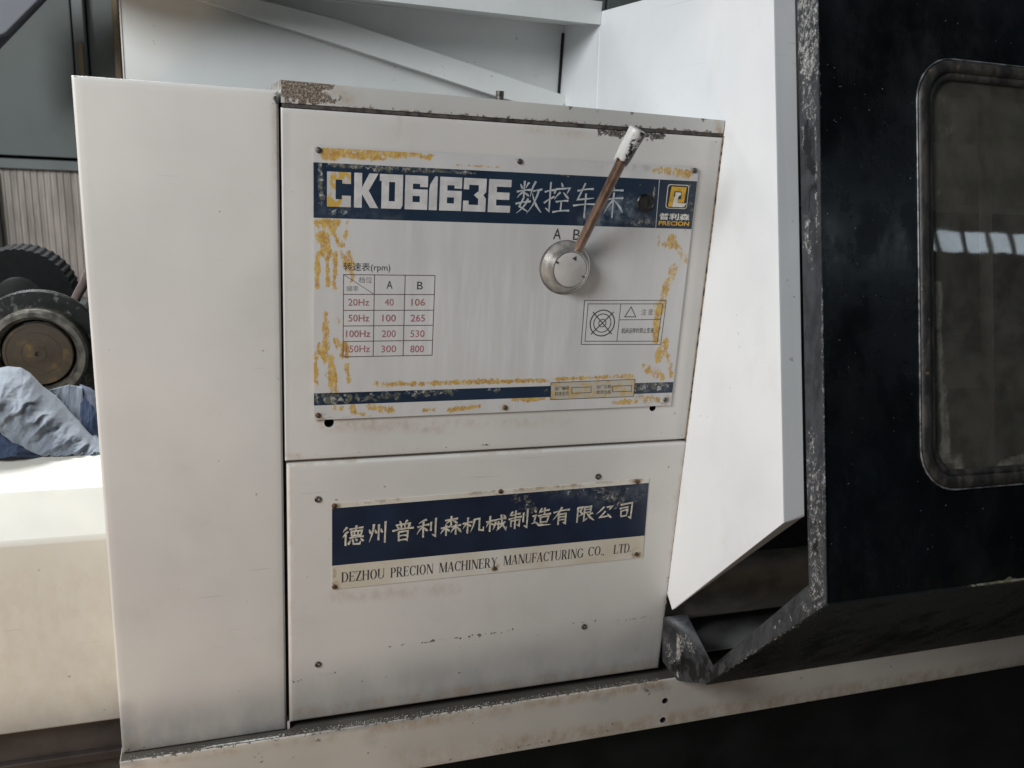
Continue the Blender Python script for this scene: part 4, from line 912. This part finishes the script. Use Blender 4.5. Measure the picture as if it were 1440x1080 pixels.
def folds(px, py):
    s0 = 0.0
    wx = px + noise.noise(Vector((px * .05, py * .05, 1.0))) * 7; wy = py + noise.noise(Vector((px * .05, py * .05, 6.0))) * 7
    for x0, y0, x1, y1, w, h in RIDGE:
        dx, dy = x1 - x0, y1 - y0; t = min(1, max(0, ((wx - x0) * dx + (wy - y0) * dy) / (dx * dx + dy * dy))); d = math.hypot(wx - x0 - dx * t, wy - y0 - dy * t)
        s0 += h * math.exp(-(d / w) ** 1.25) * (1 - .4 * abs(t - .5))
    u, w_ = px * .7 - py * .7, px * .7 + py * .7
    s0 += (.5 - abs(noise.noise(Vector((u * .018, w_ * .075, 1.3))))) * .8 + noise.noise(Vector((px * .09, py * .09, 9.0))) * .22 + (.4 - abs(noise.noise(Vector((px * .13 + py * .08, py * .16, 2.0))))) * .26
    return s0
def jacket(u, w):
    px = -120 + 300 * u; yt_ = interp(topL, px); yb_ = interp(botL, px)
    a, b = px / 100, w * 1.1
    py = yb_ + (yt_ - yb_) * min(1, w / .8)
    dep = .345 + .16 * min(1, w / .8) - .050 * math.sin(math.pi * min(1, w / .8)) * 1.0
    if w > .8: dep += (w - .8) * .9; 
    e = math.sin(math.pi * min(1, w / .8)) ** .35 if w < .8 else 0.0
    q = P(px, py, 1, dep)
    fo = folds(px, py) - .3
    q = q + Vector((0, -1, .35)).normalized() * fo * .0085 * (0.25 + .75 * e)
    if w > .8: q.z -= (w - .8) * .45
    q.z = max(q.z, .9095 + .003 * math.sin(px * .2) ** 2)
    return q
cloth('jacket_body', jacket, 230, 130, DEN, clo)
def flap(pts_grid, nu, nv, amp, seed):
    """smooth patch through a coarse grid of (px, py, depth)"""
    R_, C_ = len(pts_grid), len(pts_grid[0])
    def ev(u, w):
        x, y = u * (C_ - 1), w * (R_ - 1); i, j = min(C_ - 2, int(x)), min(R_ - 2, int(y)); s0, t0 = x - i, y - j; s1, t1 = s0 * s0 * (3 - 2 * s0) * .5 + s0 * .5, t0 * t0 * (3 - 2 * t0) * .5 + t0 * .5
        g = pts_grid; r = [sum(c) for c in zip(*[[k * wt for k in g[jj][ii]] for ii, jj, wt in ((i, j, (1 - s1) * (1 - t1)), (i + 1, j, s1 * (1 - t1)), (i, j + 1, (1 - s1) * t1), (i + 1, j + 1, s1 * t1))])]
        q = P(r[0], r[1], 1, r[2]); q += Vector((0, -1, .3)) * (noise.noise(Vector((u * 5 + seed, w * 5, seed))) * amp + noise.noise(Vector((u * 14 + seed, w * 11, seed))) * amp * .4)
        q.z = max(q.z, .909); return q
    return ev
cloth('rear_fold', flap([[(60, 600, .48), (90, 610, .47), (118, 625, .46)], [(62, 575, .50), (92, 585, .49), (118, 600, .47)], [(70, 548, .53), (97, 541, .52), (117, 544, .50)], [(75, 552, .58), (100, 548, .58), (119, 552, .57)]], 50, 40, .006, 3.0), 50, 40, DEN, clo)
cloth('navy_sleeve', flap([[(108, 630, .45), (125, 640, .43), (150, 650, .42)], [(112, 590, .47), (128, 596, .45), (150, 620, .44)], [(114, 552, .50), (130, 570, .47), (150, 600, .45)], [(112, 540, .56), (126, 545, .54), (150, 560, .52)]], 50, 40, .005, 8.0), 50, 40, NAVY, clo)
cloth('navy_lining', flap([[(-60, 645, .335), (10, 643, .325), (22, 641, .325), (60, 644, .35)], [(-60, 630, .345), (10, 628, .34), (26, 626, .34), (60, 636, .36)], [(-60, 600, .37), (5, 606, .36), (30, 620, .37), (62, 630, .38)]], 60, 30, .004, 5.0), 60, 30, NAVY, clo)

# ================================================================== spindle pulley and gear behind the cabinet
YP = .90
pc = P(52, 500, 1, YP)
pul = empty('drive_pulley', (pc.x, YP + .2, 0)); tag(pul, 'greasy flanged drive pulley standing behind the jacket', 'pulley')
GREASE = simple('greasy_steel', (0.13, 0.12, 0.10), .42, .45, .5, 30, .4)
DISC = simple('brown_turned_disc', (0.15, 0.115, 0.082), .34, .5, .35, 22, .4, col2=(0.20, 0.13, 0.05), lo=.54, hi=.72)
CHIPY = simple('flange_steel', (0.022, 0.024, 0.022), .5, .2, .5, 60, .5, col2=(0.12, 0.125, 0.11), lo=.55, hi=.7)
turned('flange', [(.10, -.06), (.142, -.06), (.1435, -.045), (.140, -.040), (.10, -.040)], CHIPY, pul, (pc.x, YP, pc.z), 72)
turned('hub', [(.104, -.05), (.106, -.002), (.1005, .004), (.090, .004), (.083, -.006), (.079, -.02)], GREASE, pul, (pc.x, YP, pc.z), 72)
dp = [(.0735, -.030), (.0735, -.014), (.0715, -.012), (.066, -.012), (.0655, -.0135), (.050, -.0138), (.0495, -.0130), (.034, -.0130), (.0335, -.0138), (.018, -.0138), (.0175, -.0130), (.006, -.013), (.0055, -.018), (.00001, -.018)]
turned('end_disc', dp, DISC, pul, (pc.x, YP, pc.z), 72)
box('pillar', pc.x - .09, pc.x + .09, YP + .06, YP + .3, 0, pc.z + .08, DARK, pul, .01)
def gear():
    n = 44; v, f = [], []; c = P(28, 420, 1, 1.15)
    for y in (0, .10):
        for i in range(n * 4):
            r = .124 if i % 4 in (0, 1) else .1215; a = 2 * math.pi * i / (n * 4); v.append((r * math.cos(a), y, r * math.sin(a)))
    m_ = n * 4; f = [tuple(range(m_)), tuple(range(2 * m_ - 1, m_ - 1, -1))] + [(i, (i + 1) % m_, m_ + (i + 1) % m_, m_ + i) for i in range(m_)]
    g = empty('gear_wheel', (c.x, 1.2, 0)); tag(g, 'black toothed gear wheel above and behind the greasy pulley', 'gear')
    gw = mesh('teeth_ring', v, f, simple('black_gear_steel', (0.005, 0.0055, 0.006), .7, .0, .6, 40, .3, spec=.25), g, (c.x, 1.15, c.z))
    turned('gear_hub', [(.0001, .004), (.05, .004), (.055, .002), (.055, -.02)], DARK, g, (c.x, 1.15, c.z), 40)
    box('gear_stand', c.x - .06, c.x + .06, 1.25, 1.40, 0, c.z + .05, DARK, g, .01)
gear()
st = tube('wooden_stick', P(98, 436, 1, 1.08), P(128, 380, 1, 1.0), .010, .012, simple('pink_brown_wood', (0.20, 0.155, 0.14), .7, 0, .2, 30, .2), None, 12)
tag(st, 'short pinkish brown stick leaning behind the side cover', 'stick')
